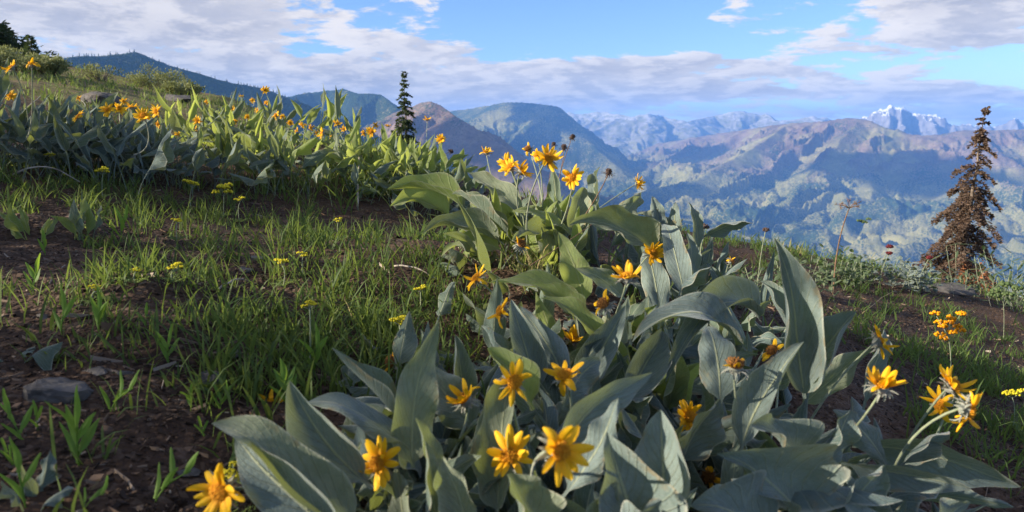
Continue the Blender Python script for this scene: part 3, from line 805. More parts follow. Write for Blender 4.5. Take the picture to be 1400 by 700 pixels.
balsam('front', base_at(760, 1.22), 'balsamroot at the bottom centre carrying the two widest golden flowers side by side', 46, (.13, .25), (.045, .08), 4, fill=36, heroes=[
    ((760,640,1.1), (888,503,1.16), .07, dict(bow=(-.10,0,.10), roll=25, ruf=.2, fold=.3)),
    ((770,680,1.04), (848,545,1.08), .062, dict(bow=(.05,0,-.02), roll=-38, ruf=.3, waves=2.8, fold=.5)),
    ((880,760,1.0), (832,590,1.02), .12, dict(bow=(-.06,0,.06), roll=20, mat=L_SHADE, kind=2)),
    ((905,720,1.05), (905,560,1.1), .11, dict(bow=(.0,0,.02), roll=-10, mat=L_SHADE)),
    ((930,640,1.2), (985,545,1.2), .08, dict(roll=40, mat=L_SHADE)),
    ((850,740,1.0), (905,690,.95), .06, dict(roll=50, mat=L_SHADE)),
    ((800,740,1.0), (845,660,1.0), .05, dict(roll=30)),
    ((770,560,1.25), (820,490,1.3), .07, dict(roll=15, mat=L_SHADE)),
    ], flowers=[(703,522,66,'camr','loose'), (772,513,66,'upl','loose'), (696,622,76,'cam','full'), (766,616,96,'camr','full'), (812,650,30,'up','bud'), (688,505,36,'upl','few')],
    mats=[B, L_SHADE, B], tilt=(.1, 1.0), spread=.08)
balsam('centre', base_at(815, 1.85), 'leafy balsamroot mound at the centre with cupped flowers held upright', 60, (.15, .31), (.055, .095), 5, fill=26, heroes=[
    ((735,545,1.6), (703,408,1.62), .085, dict(bow=(-.05,0,.02), roll=8, fold=.35, ruf=.1, mat=L_SHADE)),
    ((775,540,1.6), (712,418,1.66), .075, dict(bow=(.1,0,.05), roll=-20, fold=.35, mat=L_SHADE)),
    ((690,520,1.55), (662,442,1.55), .055, dict(roll=30, ruf=.4, mat=L_SHADE)),
    ((800,540,1.7), (851,416,1.7), .10, dict(bow=(0,0,-.03), roll=-10, fold=.3, ruf=.12, mat=L_SHADE)),
    ((805,425,1.95), (668,385,1.95), .09, dict(bow=(0,0,.16), roll=55)),
    ((800,440,1.9), (728,385,1.88), .06, dict(bow=(0,0,.06), roll=30)),
    ((800,420,2.0), (762,318,2.0), .09, dict(bow=(.1,0,.06), roll=-10, fold=.3)),
    ((855,410,2.0), (790,366,1.95), .075, dict(bow=(0,0,.12), roll=20, ruf=.35)),
    ((830,470,1.75), (742,402,1.75), .06, dict(bow=(.06,0,.06), roll=40)),
    ((905,350,2.3), (780,310,2.2), .09, dict(bow=(0,0,.3), roll=30)),
    ((925,410,2.1), (973,366,2.05), .075, dict(bow=(-.1,0,.25), roll=50, ruf=.3)),
    ((905,450,1.9), (880,330,2.0), .085, dict(roll=10, ruf=.3)),
    ((850,560,1.6), (905,450,1.7), .10, dict(bow=(.1,0,.1), roll=10)),
    ], flowers=[(783,464,44,'up','cup'), (684,425,50,'left','loose'), (651,380,44,'upl','loose'), (857,378,54,'up','cup'), (893,347,38,'camr','full'), (826,416,52,'upl','wilt'), (1000,358,24,'right','wilt')],
    mats=[B, B, L_SHADE, L_SUN], tilt=(.1, 1.15), spread=.12)
balsam('right', base_at(1060, 1.50), 'large blue-green balsamroot with a tall twisted leaf standing above its clump', 46, (.15, .30), (.05, .09), 6, fill=30, heroes=[
    ((1100,545,1.5), (1060,326,1.5), .10, dict(bow=(.10,0,-.02), roll=14, ruf=.36, waves=1.7, ph=.6, fold=.2, pet=.04, twist=.5)),
    ((1100,530,1.55), (1172,428,1.5), .125, dict(bow=(-.05,-.1,.25), roll=-25, kind=2, ruf=.18, mat=L_SHADE)),
    ((1010,625,1.35), (1092,462,1.4), .085, dict(bow=(-.02,0,.05), roll=-20, ruf=.15)),
    ((1090,560,1.45), (1192,478,1.42), .07, dict(bow=(0,0,.12), roll=30)),
    ((1110,655,1.3), (1028,585,1.24), .085, dict(bow=(0,0,.30), roll=55, ruf=.6, waves=1.6, mat=L_SHADE)),
    ((1125,640,1.3), (1160,560,1.3), .07, dict(bow=(.1,0,.1), roll=40, ruf=.5, waves=1.5)),
    ((1000,655,1.22), (1232,688,1.12), .075, dict(bow=(.0,0,.14), roll=62, ruf=.2, waves=2, pet=.02)),
    ((1150,632,1.35), (1326,674,1.3), .065, dict(bow=(0,0,.1), roll=30, ruf=.08)),
    ((1165,610,1.45), (1400,672,1.4), .10, dict(bow=(0,0,.14), roll=35, ruf=.1, mat=L_SHADE)),
    ((1105,720,1.15), (985,620,1.1), .12, dict(bow=(.0,0,.2), roll=40, mat=L_SHADE, kind=2)),
    ((1060,740,1.1), (950,690,1.05), .10, dict(bow=(.0,0,.2), roll=45, mat=L_SHADE)),
    ((1020,480,1.65), (862,465,1.6), .095, dict(bow=(0,0,.55), roll=40, ruf=.2, pet=.04)),
    ((1040,440,1.75), (905,520,1.6), .085, dict(bow=(0,0,.6), roll=20, ruf=.2, pet=.04)),
    ((985,560,1.5), (970,440,1.55), .09, dict(roll=10, mat=L_SHADE)),
    ((1090,470,1.8), (1040,385,1.8), .06, dict(roll=40, ruf=.35)),
    ((1120,450,1.75), (1098,380,1.75), .05, dict(roll=-30, ruf=.3, mat=L_SHADE)),
    ((1180,560,1.5), (1215,450,1.5), .06, dict(roll=30, mat=L_SHADE)),
    ((1140,720,1.15), (1215,640,1.15), .09, dict(roll=45, mat=L_SHADE)),
    ((1240,760,1.15), (1330,690,1.15), .09, dict(roll=45, mat=L_SHADE)),
    ((1180,760,1.1), (1160,690,1.1), .09, dict(roll=40, mat=L_SHADE)),
    ], flowers=[(1005,500,66,'up','few'), (1056,480,46,'upl','few'), (942,569,54,'camr','full'), (968,652,54,'cam','wilt'), (1203,467,54,'right','loose'), (1206,527,66,'up','cup')],
    mats=[L_SHADE, L_SHADE, B], tilt=(.15, 1.25), spread=.12)
balsam('rightedge', base_at(1225, 1.42), 'balsamroot on the right with three crowded flowers leaning out over the grass', 26, (.14, .26), (.05, .08), 7, fill=30, heroes=[
    ((1230,640,1.4), (1300,590,1.4), .05, dict(roll=30)),
    ((1215,640,1.4), (1140,560,1.4), .06, dict(roll=30)),
    ], flowers=[(1304,527,66,'upr','full'), (1284,552,54,'left','loose'), (1326,563,70,'downr','loose')], mats=[L_SHADE], tilt=(.6, 1.4), spread=.12)
balsam('midback', base_at(735, 2.75), 'balsamroot with many flowers standing against the blue valley', 70, (.2, .38), (.055, .095), 8, fill=14, heroes=[
    ((690,335,2.6), (576,312,2.55), .085, dict(bow=(0,0,.22), roll=50)),
    ((690,345,2.6), (600,345,2.55), .08, dict(bow=(0,0,.30), roll=48, ruf=.3)),
    ((700,330,2.65), (618,262,2.65), .09, dict(bow=(0,0,.2), roll=45)),
    ((640,285,2.8), (580,228,2.8), .06, dict(bow=(0,0,-.05), roll=55)),
    ((640,290,2.75), (530,258,2.75), .07, dict(bow=(0,0,.25), roll=60)),
    ((620,300,2.8), (532,278,2.75), .075, dict(bow=(0,0,.25), roll=50, mat=L_SUN)),
    ((720,300,2.7), (640,240,2.75), .08, dict(roll=30)),
    ((790,330,2.6), (700,285,2.55), .08, dict(bow=(0,0,.2), roll=50)),
    ((760,330,2.6), (700,330,2.45), .085, dict(bow=(0,0,.3), roll=40)),
    ((815,290,2.75), (820,226,2.75), .085, dict(bow=(-.2,0,.1), roll=-20, kind=2, mat=L_SHADE)),
    ((780,330,2.65), (800,255,2.7), .09, dict(roll=10)),
    ((840,330,2.6), (880,262,2.65), .08, dict(roll=25)),
    ], flowers=[(665,208,24,'up','cup'), (697,228,34,'upl','full'), (714,233,38,'upr','full'), (722,204,28,'upl','wilt'), (750,217,44,'camr','full'), (782,243,37,'caml','full'), (873,250,26,'right','full'),
                (733,212,30,'upl','loose'), (692,222,30,'caml','loose'),
                (757,197,15,'up','seed',.045), (771,201,20,'up','seed',.06), (783,187,17,'camr','seed',.055), (832,235,24,'up','seed',.06), (830,289,16,'cam','seed',.05),
                (712,334,38,'upr','wilt'), (688,354,26,'upr','wilt')], mats=[B, B, L_SUN], tilt=(.05, 1.1), spread=.13)
balsam('backright', base_at(905, 2.75), 'balsamroot with upright pointed leaves and no open flowers, beside the far valley edge', 52, (.16, .30), (.045, .08), 9, heroes=[
    ((905,330,2.6), (892,268,2.6), .06, dict(roll=20, mat=L_SHADE)),
    ((925,335,2.6), (921,276,2.6), .06, dict(roll=-15, mat=L_SHADE)),
    ((955,345,2.5), (944,276,2.5), .055, dict(roll=20, mat=L_SHADE)),
    ((960,325,2.5), (1029,306,2.45), .065, dict(bow=(0,0,.25), roll=20, mat=L_SHADE)),
    ((930,330,2.6), (870,290,2.6), .075, dict(roll=40)),
    ((950,400,2.2), (940,318,2.2), .05, dict(roll=40)),
    ((940,420,2.1), (905,300,2.3), .08, dict(roll=15, mat=L_SHADE)),
    ], mats=[L_SHADE, B], tilt=(.05, 1.0), spread=.13)
balsam('gap', base_at(1010, 2.3), 'low blue-green balsamroot filling the gap behind the tall twisted leaf', 22, (.16, .26), (.06, .09), 19, mats=[L_SHADE, B], tilt=(.2, 1.2), spread=.12)

balsam('front2', base_at(880, 1.38), 'flowerless balsamroot filling the middle of the clump below the twisted leaf', 54, (.16, .28), (.055, .09), 51, fill=40, mats=[L_SHADE, B], tilt=(.3, 1.3), spread=.13)
balsam('near2', base_at(660, 1.5), 'flowerless balsamroot tucked between the nearest plant and the central mound', 50, (.16, .28), (.055, .09), 52, fill=40, mats=[B, B, L_SHADE], tilt=(.3, 1.3), spread=.12)
balsam('centre2', base_at(930, 1.85), 'flowerless balsamroot under the arching leaves right of the central mound', 50, (.16, .28), (.055, .09), 53, fill=40, mats=[L_SHADE, B], tilt=(.3, 1.3), spread=.14)
balsam('right2', base_at(1150, 1.22), 'dark flowerless balsamroot sprawling along the bottom right of the clump', 46, (.18, .30), (.06, .10), 54, fill=40, mats=[L_SHADE], tilt=(.5, 1.45), spread=.15)
# sunlit and shaded plants up the slope
def slope(key, px, depth, label, n, seed, Lr=(.30, .52), Wr=(.055, .088), flowers=(), mats=None, spread=.2, tilt=(.05, 1.15)):
    balsam(key, on_ground(px, depth), label, min(98, int(n*2.1)), Lr, Wr, seed, flowers=flowers, mats=mats or [B, L_SUN], spread=spread, tilt=tilt, petr=(.48, .62), near=False)
slope('lit1', 515, 5.6, 'sunlit yellow-green balsamroot left of the lone dark fir on the skyline', 44, 21, mats=[L_SUN], flowers=[(440,182,18,'left','full'), (508,180,17,'cam','full'), (514,171,13,'upr','loose'), (497,182,12,'camr','loose'), (470,176,11,'cam','full'), (452,186,10,'left','full'), (530,172,10,'up','full')])
slope('lit2', 570, 5.4, 'sunlit balsamroot in front of the fir, one flower raised above its crown', 42, 22, mats=[L_SUN, B], flowers=[(584,163,13,'up','full'), (603,190,16,'caml','full'), (617,207,14,'right','seed'), (461,169,15,'up','full')])
slope('lit3', 600, 5.0, 'shaded balsamroot on the downhill end of the sunlit bank', 26, 23, mats=[B, L_SHADE], Lr=(.2, .36))
slope('pale1', 375, 4.9, 'broad pale balsamroot with long upswept leaves at the middle of the slope', 46, 24, Lr=(.28, .50), mats=[B, L_SUN, B], flowers=[(413,171,13,'cam','loose'), (425,175,12,'right','full'), (397,168,11,'camr','full'), (386,160,10,'cam','full'), (406,178,10,'left','full'), (434,182,11,'cam','full')])
slope('pale2', 330, 5.8, 'tall sunlit balsamroot topped by a yellow flower against the dark ridge', 44, 25, Lr=(.36, .58), mats=[L_SUN, B], flowers=[(362,123,14,'camr','full'), (377,157,16,'caml','loose'), (364,141,9,'cam','full'), (330,131,8,'up','full'), (345,137,9,'cam','full'), (352,150,10,'caml','full'), (318,148,9,'cam','full'), (338,160,9,'camr','full')])
slope('pale3', 290, 6.4, 'small sunlit balsamroot with two dull flowers beside the sunny dirt', 12, 26, Lr=(.2, .34), mats=[L_SUN], flowers=[(270,165,16,'cam','full'), (268,176,10,'left','loose'), (243,184,12,'upr','full'), (322,166,10,'cam','full')])
slope('row1', 185, 4.7, 'shaded balsamroot with a row of golden flowers along its top', 46, 27, Lr=(.26, .46), mats=[L_SHADE, B], flowers=[(108,158,22,'upl','full'), (147,150,22,'cam','full'), (163,148,20,'camr','full'), (180,146,19,'up','full'), (196,158,27,'cam','full'), (214,152,22,'caml','full'), (169,139,14,'upr','cup'), (216,170,13,'cam','loose')])
slope('row2', 225, 4.7, 'dark shaded balsamroot spreading below the flower row', 22, 28, Lr=(.2, .36), mats=[L_SHADE])
slope('row3', 130, 4.6, 'dark shaded balsamroot left of the flower row with its leaves hanging low', 32, 29, Lr=(.26, .46), mats=[L_SHADE], flowers=[(107,134,11,'cam','loose')])
slope('big1', 30, 4.2, 'large dark balsamroot at the left edge under two flowers catching sunlight', 44, 30, Lr=(.34, .56), mats=[L_SHADE, B], flowers=[(15,92,24,'upl','full'), (43,87,28,'up','loose'), (15,131,18,'cam','full')])
slope('big2', 95, 4.3, 'dark balsamroot whose drooping leaves arch over dry stalks', 36, 31, Lr=(.30, .50), mats=[L_SHADE])
slope('far1', 300, 8.5, 'small distant balsamroot high on the sunny slope', 26, 32, (.22, .36), mats=[L_SUN], flowers=[(283,139,8,'cam','full')])
slope('far2', 425, 6.6, 'sunlit balsamroot half hidden behind the broad pale one', 22, 33, Lr=(.34, .56), mats=[L_SUN, B])
balsam('seedling1', G(48, 330), 'young balsamroot rosette of four upright bright leaves by the left edge', 7, (.10, .16), (.035, .05), 41, mats=[L_SUN], tilt=(.2, .8), spread=.012, group='young balsamroot rosettes')
balsam('seedling2', G(118, 330), 'young balsamroot rosette with wide leaves in the grass beside the bright one', 9, (.12, .2), (.04, .06), 42, mats=[B, L_SUN], tilt=(.2, 1.0), spread=.03, group='young balsamroot rosettes')
balsam('seedling3', G(2, 494), 'pale balsamroot rosette lying flat at the left edge above the grey stone', 6, (.08, .11), (.04, .05), 43, mats=[B], tilt=(.9, 1.4), spread=.02, group='young balsamroot rosettes')
balsam('seedling4', G(40, 690), 'tiny two-leaved balsamroot seedling in the bottom left corner', 4, (.06, .09), (.03, .04), 44, mats=[L_SHADE], tilt=(.2, .9), spread=.01, group='young balsamroot rosettes')

for a_, k_ in QUEUE: grow(*a_, **k_)

# open flowers push through the foliage: take away small leaves that lie across a bloom, and let a bloom behind a big leaf lean out past it
def clear_blooms():
    dg = bpy.context.evaluated_depsgraph_get(); dead = set(); moved = 0
    for fo, rp in BLOOMS:
        for rnd in range(6):
            dg.update()
            mw = fo.matrix_world; fam = {fo.name, *(c.name for c in fo.children)}
            ctr = mw.translation; d0 = ctr.length; blk = []; nhit = 0
            x, y, dd = project(ctr)
            for ox, oy in ((0, 0), (.8, 0), (-.8, 0), (0, .8), (0, -.8)):
                dr = ray(x+ox*rp, y+oy*rp).normalized()
                ok, loc, nr, fi, ob, mt = S.ray_cast(dg, Vector((0, 0, 0)), dr, distance=d0+.3)
                if ok and ob.name not in fam and ob.name.startswith('leaf') and loc.length < d0-.005: blk.append(ob.name)
            if len(blk) < 2: break
            small = {b for b in blk if b not in HERO}
            if small:
                for b in small:
                    if b not in dead: dead.add(b); bpy.data.objects.remove(bpy.data.objects[b])
            else:
                k = .95; w = Matrix.Translation(ctr*k) @ Matrix.Translation(-ctr) @ mw
                w = Matrix.Translation(ctr*k) @ Matrix.Scale(.96, 4) @ Matrix.Translation(-ctr*k) @ w
                fo.matrix_local = fo.parent.matrix_world.inverted() @ w; moved += 1
            bpy.context.view_layer.update()
    print('leaves removed', len(dead), 'blooms moved', moved)
bpy.context.view_layer.update()
clear_blooms()
# ------------------------------------------------------------------ grass: one mass
GD = .42
def grass():
    pts = []      # x, y, height, tone bias, width
    def patch(px, py, rx, ry, n, h, tone=.4, w=.0032, clump=.03):
        c = G(px, py)
        nc = max(1, int(n*GD)//14)
        cx = RNG.normal(c.x, rx*.5, nc); cy = RNG.normal(c.y, ry*.5, nc)
        for a, b in zip(cx, cy):
            k = int(RNG.integers(8, 20)); hh = h*RNG.uniform(.6, 1.25); tt = tone+RNG.normal(0, .1)
            pts.append(np.stack([RNG.normal(a, clump, k), RNG.normal(b, clump, k), np.full(k, hh*.95)*RNG.uniform(.5, 1.2, k), np.clip(RNG.normal(tt, .13, k), 0, 1), np.full(k, w*.72)*RNG.uniform(.6, 1.5, k)], 1))
    for a in GRASS: patch(*a)
    # thin, everywhere, thicker uphill
    n = 3000
    u = RNG.uniform(-.8, .8, n); d = 1.3*(22/1.3)**RNG.uniform(0, 1, n)**.9
    x, y = u*d, d
    keep = (fbm(x*.9, y*.9, 3, 44) + sstep(3.5, 8, d)*.8 - .34 > RNG.uniform(-.1, .8, n))
    for a, b, dd in zip(x[keep], y[keep], d[keep]):
        k = int(RNG.integers(6, 18)); hh = RNG.uniform(.05, .16)*(1+.04*dd); tt = RNG.normal(.36+.30*float(sstep(6, 11, dd)), .14)
        cl = .02+.008*dd
        pts.append(np.stack([RNG.normal(a, cl, k), RNG.normal(b, cl, k), hh*RNG.uniform(.5, 1.2, k), np.clip(RNG.normal(tt, .15, k), 0, 1), .0026*(1+.12*dd)*RNG.uniform(.6, 1.5, k)], 1))
    A = np.concatenate(pts); n = len(A)
    x, y, h, tone, w = A.T
    z = ground(x, y)-.006
    az = RNG.uniform(0, 6.283, n); lean = np.abs(RNG.normal(.25, .28, n)); bend = RNG.uniform(.1, .9, n)
    dx, dy = np.cos(az), np.sin(az); fa = RNG.uniform(0, 6.283, n)
    sx, sy = np.cos(fa), np.sin(fa)
    V = []; 
    for u, ww in ((0, .7), (.35, 1.), (.7, .75), (1, .06)):
        ang = lean+bend*u
        r = h*u*np.sin(np.minimum(ang, 1.5))*.8; zz = h*u*np.cos(np.minimum(ang, 1.35))
        cxp, cyp, czp = x+dx*r, y+dy*r, z+zz
        for s in (-1, 1): V.append(np.stack([cxp+s*sx*w*ww, cyp+s*sy*w*ww, czp], 1))
    V = np.stack(V, 1).reshape(-1, 3)
    st = np.arange(n)[:, None]*8
    F = np.concatenate([st+np.array([[2*i, 2*i+1, 2*i+3, 2*i+2]]) for i in range(3)], 0)
    np_mesh('grass', V, F, M_GRASS, attrs={'tone': np.repeat(tone, 8)}, kind='stuff', label='green grass growing in tufts over the dark soil', cat='grass')
    print('grass blades', n)
GRASS = [ # px, py, rx, ry (m), blades, height, tone, width
 (430,470,.36,.6,2500,.13,.38,.0034), (400,540,.2,.3,760,.13,.42,.0042), (480,400,.42,.7,1900,.13,.36,.0034), (560,470,.3,.5,950,.11,.34,.003),
 (520,330,.5,.8,900,.14,.42,.004), (600,330,.3,.5,380,.12,.45,.004), (500,250,.35,.7,1500,.26,.66,.0055), (535,240,.25,.5,700,.28,.7,.0055),
 (200,300,.8,1.0,1500,.13,.36,.0035), (290,285,.7,.8,1400,.14,.36,.0035), (120,270,.6,.7,700,.14,.42,.0035), (340,350,.5,.6,700,.11,.34,.003), (260,340,.5,.6,520,.10,.36,.003),
 (100,390,.4,.4,330,.10,.42,.003), (200,400,.4,.4,340,.09,.34,.003), (300,410,.4,.4,420,.10,.36,.003), (110,470,.25,.25,220,.09,.45,.0032), (230,470,.2,.25,160,.10,.45,.003), (310,480,.2,.2,150,.09,.36,.003),
 (390,620,.1,.12,60,.07,.4,.003), (60,240,.5,.6,700,.14,.5,.004), (20,280,.4,.5,400,.13,.5,.0035), (40,460,.2,.2,160,.08,.42,.003),
 (1180,450,.7,.7,800,.14,.26,.0035), (1280,430,.8,.8,600,.14,.26,.0035), (1360,470,.6,.7,1000,.15,.32,.004), (1250,500,.35,.4,900,.12,.4,.0042), (1330,500,.35,.4,900,.12,.4,.0042), (1380,600,.25,.3,900,.12,.22,.0035), (1330,610,.2,.3,600,.12,.22,.0035),
 (1130,390,.7,.8,600,.14,.26,.004), (1200,370,.8,.8,1000,.16,.26,.0045), (1390,400,.5,1.0,700,.3,.35,.005), (1060,350,.6,.8,800,.16,.26,.0045), (1390,540,.25,.3,500,.12,.35,.0035),
 (725,370,.10,.12,420,.20,.86,.0032), (740,400,.06,.08,160,.17,.88,.003), (640,300,.2,.3,300,.16,.6,.004),
 (250,200,.7,1.2,900,.16,.62,.006), (330,230,.5,1.0,700,.16,.5,.005), (420,250,.5,.9,800,.18,.55,.005), (170,120,1.8,2.4,900,.16,.72,.008), (260,135,1.8,2.4,900,.16,.76,.008), (80,110,1.4,2,500,.18,.7,.008), (60,270,.5,.5,400,.12,.5,.004),
 (640,400,.2,.25,220,.09,.3,.003), (610,430,.2,.25,240,.09,.3,.003),
]
grass()

# ------------------------------------------------------------------ litter: one mass
def litter():
    n = 60000
    u = RNG.uniform(-.78, .78, n); d = .95*(9.5/.95)**(RNG.uniform(0, 1, n)**.85)
    x, y = u*d, d; dens = fbm(x*1.2, y*1.2, 3, 52)
    k = RNG.uniform(-.5, .7, n) < dens+.35; x, y, d = x[k], y[k], d[k]; n = len(x)
    z = ground(x, y)+.002
    L = RNG.lognormal(-5.15, .55, n)*(1+.05*d); W = L*RNG.uniform(.18, .7, n); st_ = RNG.uniform(0, 1, n) < .06; L = np.where(st_, L*3.2, L); W = np.where(st_, .0016, W); a = RNG.uniform(0, 6.283, n); tl = RNG.normal(0, .35, n); t2 = RNG.normal(0, .35, n)
    ca, sa = np.cos(a), np.sin(a)
    V = []
    for i, j in ((-1, -1), (1, -.7), (.8, 1), (-.9, .8)):
        i_ = i+RNG.normal(0, .15, n); j_ = j+RNG.normal(0, .15, n)
        V.append(np.stack([x+ca*L*i_*.5-sa*W*j_*.5, y+sa*L*i_*.5+ca*W*j_*.5, z+L*.5*i_*np.sin(tl)+W*.5*j_*np.sin(t2)+L*.1], 1))
    top = np.stack(V, 1); bot = top.copy(); bot[:, :, 2] -= (L*.14+.0006)[:, None]
    VV = np.concatenate([top, bot], 1).reshape(-1, 3)
    st = np.arange(n)[:, None]*8
    F = np.concatenate([st+np.array([q]) for q in ([0, 1, 2, 3], [7, 6, 5, 4], [0, 4, 5, 1], [1, 5, 6, 2], [2, 6, 7, 3], [3, 7, 4, 0])], 0)
    tone = np.clip(np.where(st_, RNG.uniform(.75, 1, n), RNG.beta(1.6, 2.6, n)+RNG.normal(0, .08, n)), 0, 1)
    np_mesh('bark_chips', VV, F, M_CHIP, smooth=False, attrs={'tone': np.repeat(tone, 8)}, kind='stuff', label='dark bark chips and dry plant litter strewn over the soil', cat='litter')
litter()

# ------------------------------------------------------------------ stones
def stone(px, py, wpx, flat, label, seed):
    c = G(px, py); size = wpx/FPX*c.length
    rs = np.random.default_rng(seed)
    mb = MB(); import bmesh
    bm = bmesh.new(); bmesh.ops.create_icosphere(bm, subdivisions=4, radius=.5)
    co = np.array([v.co for v in bm.verts])
    k = rs.normal(size=(15, 3)); k /= np.linalg.norm(k, axis=1)[:, None]
    for q in k:                                   # split faces
        off = rs.uniform(.22, .40); dd = co@q
        co = co - np.maximum(0, dd-off)[:, None]*q*.98
    co = co*(1+.07*perlin(co[:, 0]*4+seed, co[:, 1]*4+co[:, 2]*3, seed)[:, None]+.06*perlin(co[:, 0]*11, co[:, 1]*11+co[:, 2]*9, seed)[:, None])
    co[:, 2] *= flat; co[:, 1] *= .8
    ext = np.ptp(co[:, 0]); co *= size/ext
    mb.add([tuple(v) for v in co], [tuple(v.index for v in f.verts) for f in bm.faces]); bm.free()
    o = mb.build('stone', M_ROCK, smooth=False); o.location = c+Vector((0, 0, size*flat*.06)); o.rotation_euler = (rs.normal(0, .12), rs.normal(0, .12), rs.uniform(-.5, .5))
    tag(o, label, 'stone', 'stones lying on the soil')
stone(70, 543, 76, .42, 'flat grey stone, the biggest on the bare soil at left', 1)
stone(130, 511, 36, .5, 'brownish angular stone just beyond the biggest flat grey stone', 2)
stone(288, 522, 36, .8, 'dark upright stone between the soil and the grass tufts', 3)
stone(172, 513, 22, .6, 'small dark stone right of the brownish angular stone', 4)
stone(318, 486, 24, .5, 'small grey stone above the dark upright stone', 5)
stone(333, 370, 20, .6, 'grey stone in the grass at the middle of the slope', 6)
stone(130, 140, 50, .35, 'flat pale rock half hidden behind the shaded flower row', 7)
stone(240, 137, 46, .3, 'dark flat rock in the sunny dirt high on the slope', 8)
stone(1290, 398, 70, .35, 'dark flat rock at the foot of the brown dead fir', 9)
stone(255, 648, 34, .5, 'dark stone half buried in the soil left of the nearest flower', 10)
stone(125, 300, 16, .6, 'pale pebble below the wide-leaved rosette', 11)
stone(62, 436, 18, .6, 'pale sunlit pebble on the brown soil at left', 12)

# ------------------------------------------------------------------ dead sticks
def stick(a, b, r, label, sag=.02, name='dry_twig', m=None, seed=0):
    rs = random.Random(seed); a, b = Vector(a), Vector(b); mb = MB(); pts = []
    for i in range(9):
        u = i/8; p = a.lerp(b, u)+Vector((rs.gauss(0, .004), rs.gauss(0, .004), 4*sag*u*(1-u)))
        pts.append(p-a)
    tube(mb, pts, [r*(1-.5*i/8) for i in range(9)], 6)
    o = mb.build(name, m or M_TWIG); o.location = a
    tag(o, label, 'twig', 'dead sticks on the ground')
def gs(px, py, dz=.008):
    c = G(px, py); c.z += dz; return c
stick(gs(536, 372, .02), gs(598, 386), .0035, 'long pale stick lying on the dark soil left of the big clump', seed=1)
stick(gs(535, 380), gs(575, 383), .0025, 'thin dark stick beside the long pale one', m=M_STEM_BROWN, seed=2)
stick(gs(165, 447), gs(228, 452), .0035, 'brown stick across the patch of brown soil at left', m=M_STEM_BROWN, seed=3)
stick(gs(0, 212, .05), gs(60, 175, .25), .005, 'bare grey stalk leaning out of the dark plant at the left edge', .03, seed=4)
stick(gs(20, 250, .04), gs(110, 262, .05), .005, 'curved dead stalk on the ground under the drooping leaves', .06, seed=5)
stick(gs(300, 398), gs(350, 392), .003, 'short grey twig in the grass below the grey stone', seed=6)
stick(gs(640, 352), gs(590, 362), .003, 'pale dry stalk under the broad left leaves of the flowering clump', seed=7)
stick(gs(488, 285), gs(492, 262, .24), .006, 'upright broken pale stalk in the grass before the sunlit bank', .0, seed=8)
stick(gs(1180, 430), gs(1225, 405, .05), .003, 'straw-coloured stalk in the grass on the right slope', m=M_STRAW, seed=9)

# ------------------------------------------------------------------ green sprouts
def sprout(px, py, hpx, n, label, seed, lean=0.0, wf=.11):
    c = G(px, py); H = hpx/FPX*c.length; rs = random.Random(seed)
    p = empty('wildflower_sprout', c, label, 'sprout', 'green sprouts on the soil')
    top = Vector((lean*H*.8, rs.gauss(0, .05)*H, H*.55)); m = Vector((lean*H*.15, 0, H*.35))
    mb = MB(); tube(mb, [bez(Vector((0, 0, -.01)), m, top, i/8) for i in range(9)], [H*.013]*9, 5)
    mb.build('stem', M_SPROUT, p)
    for k in range(n):
        u = (k+.6)/n; o = bez(Vector((0, 0, 0)), m, top, u)
        s = 1 if k % 2 else -1
        d = Vector((s*rs.uniform(.15, .55)+lean*.5, rs.gauss(0, .35), rs.uniform(.8, 1.2))).normalized()
        if k == n-1: d = Vector((lean*.6+.05, 0, 1)).normalized()
        L = H*rs.uniform(.42, .62)
        p1 = o+d*L*.55; p2 = p1+(d+Vector((s*.2, 0, rs.uniform(-.3, .2)))).normalized()*L*.5
        side = Vector((1, rs.gauss(0, .3), 0)); side = (side-d*side.dot(d)).normalized()
        leaf(p, M_SPROUT, o, p1, p2, H*wf*rs.uniform(.8, 1.2), side, .3, .05, 1, 0, rs.gauss(0, .4), .04, 1, nu=10)
SPROUTS = [(108,640,90,6,'tall green sprout with upright narrow leaves on the bare soil at left',0), (148,566,58,4,'green sprout leaning right just past the flat grey stone',.7), (208,690,74,4,'green sprout arching right near the bottom edge',.8),
 (36,700,90,3,'broad-leaved green sprout in the bottom left corner',-.1), (34,610,60,4,'small green sprout with a yellowish leaf at the left edge',-.4), (300,562,40,5,'pair of small green shoots beside the dark upright stone',.3),
 (52,590,40,3,'thin green shoot rising in front of the flat grey stone',0), (262,560,34,4,'low green shoot left of the dark upright stone',0), (84,462,60,3,'tall yellow-green blade standing on the sunlit brown soil',.1), (135,455,50,5,'dark green sprout in the shade right of the sunlit soil',.1),
 (396,560,70,5,'broad green sprout at the near edge of the thick grass',-.1), (430,510,60,5,'bright green sprout in the thick grass',.1), (230,500,50,4,'slender green sprout behind the small grey stone',.1), (200,452,36,2,'single rounded green leaf on the brown soil',0),
 (45,402,44,4,'small bushy sprout near the left edge',.2), (62,350,30,3,'yellowish shoot below the bright rosette',0), (165,330,46,4,'forked green sprout in the grass right of the rosettes',.2), (110,700,44,3,'curled olive leaf sprout at the bottom edge',.9), (20,640,36,3,'short yellow-green shoot at the left edge',-.3), (280,600,30,3,'tiny green shoot between soil and the nearest flower',-.2)]
for i, s in enumerate(SPROUTS): sprout(s[0], s[1], s[2], s[3], s[4], 100+i, s[5])

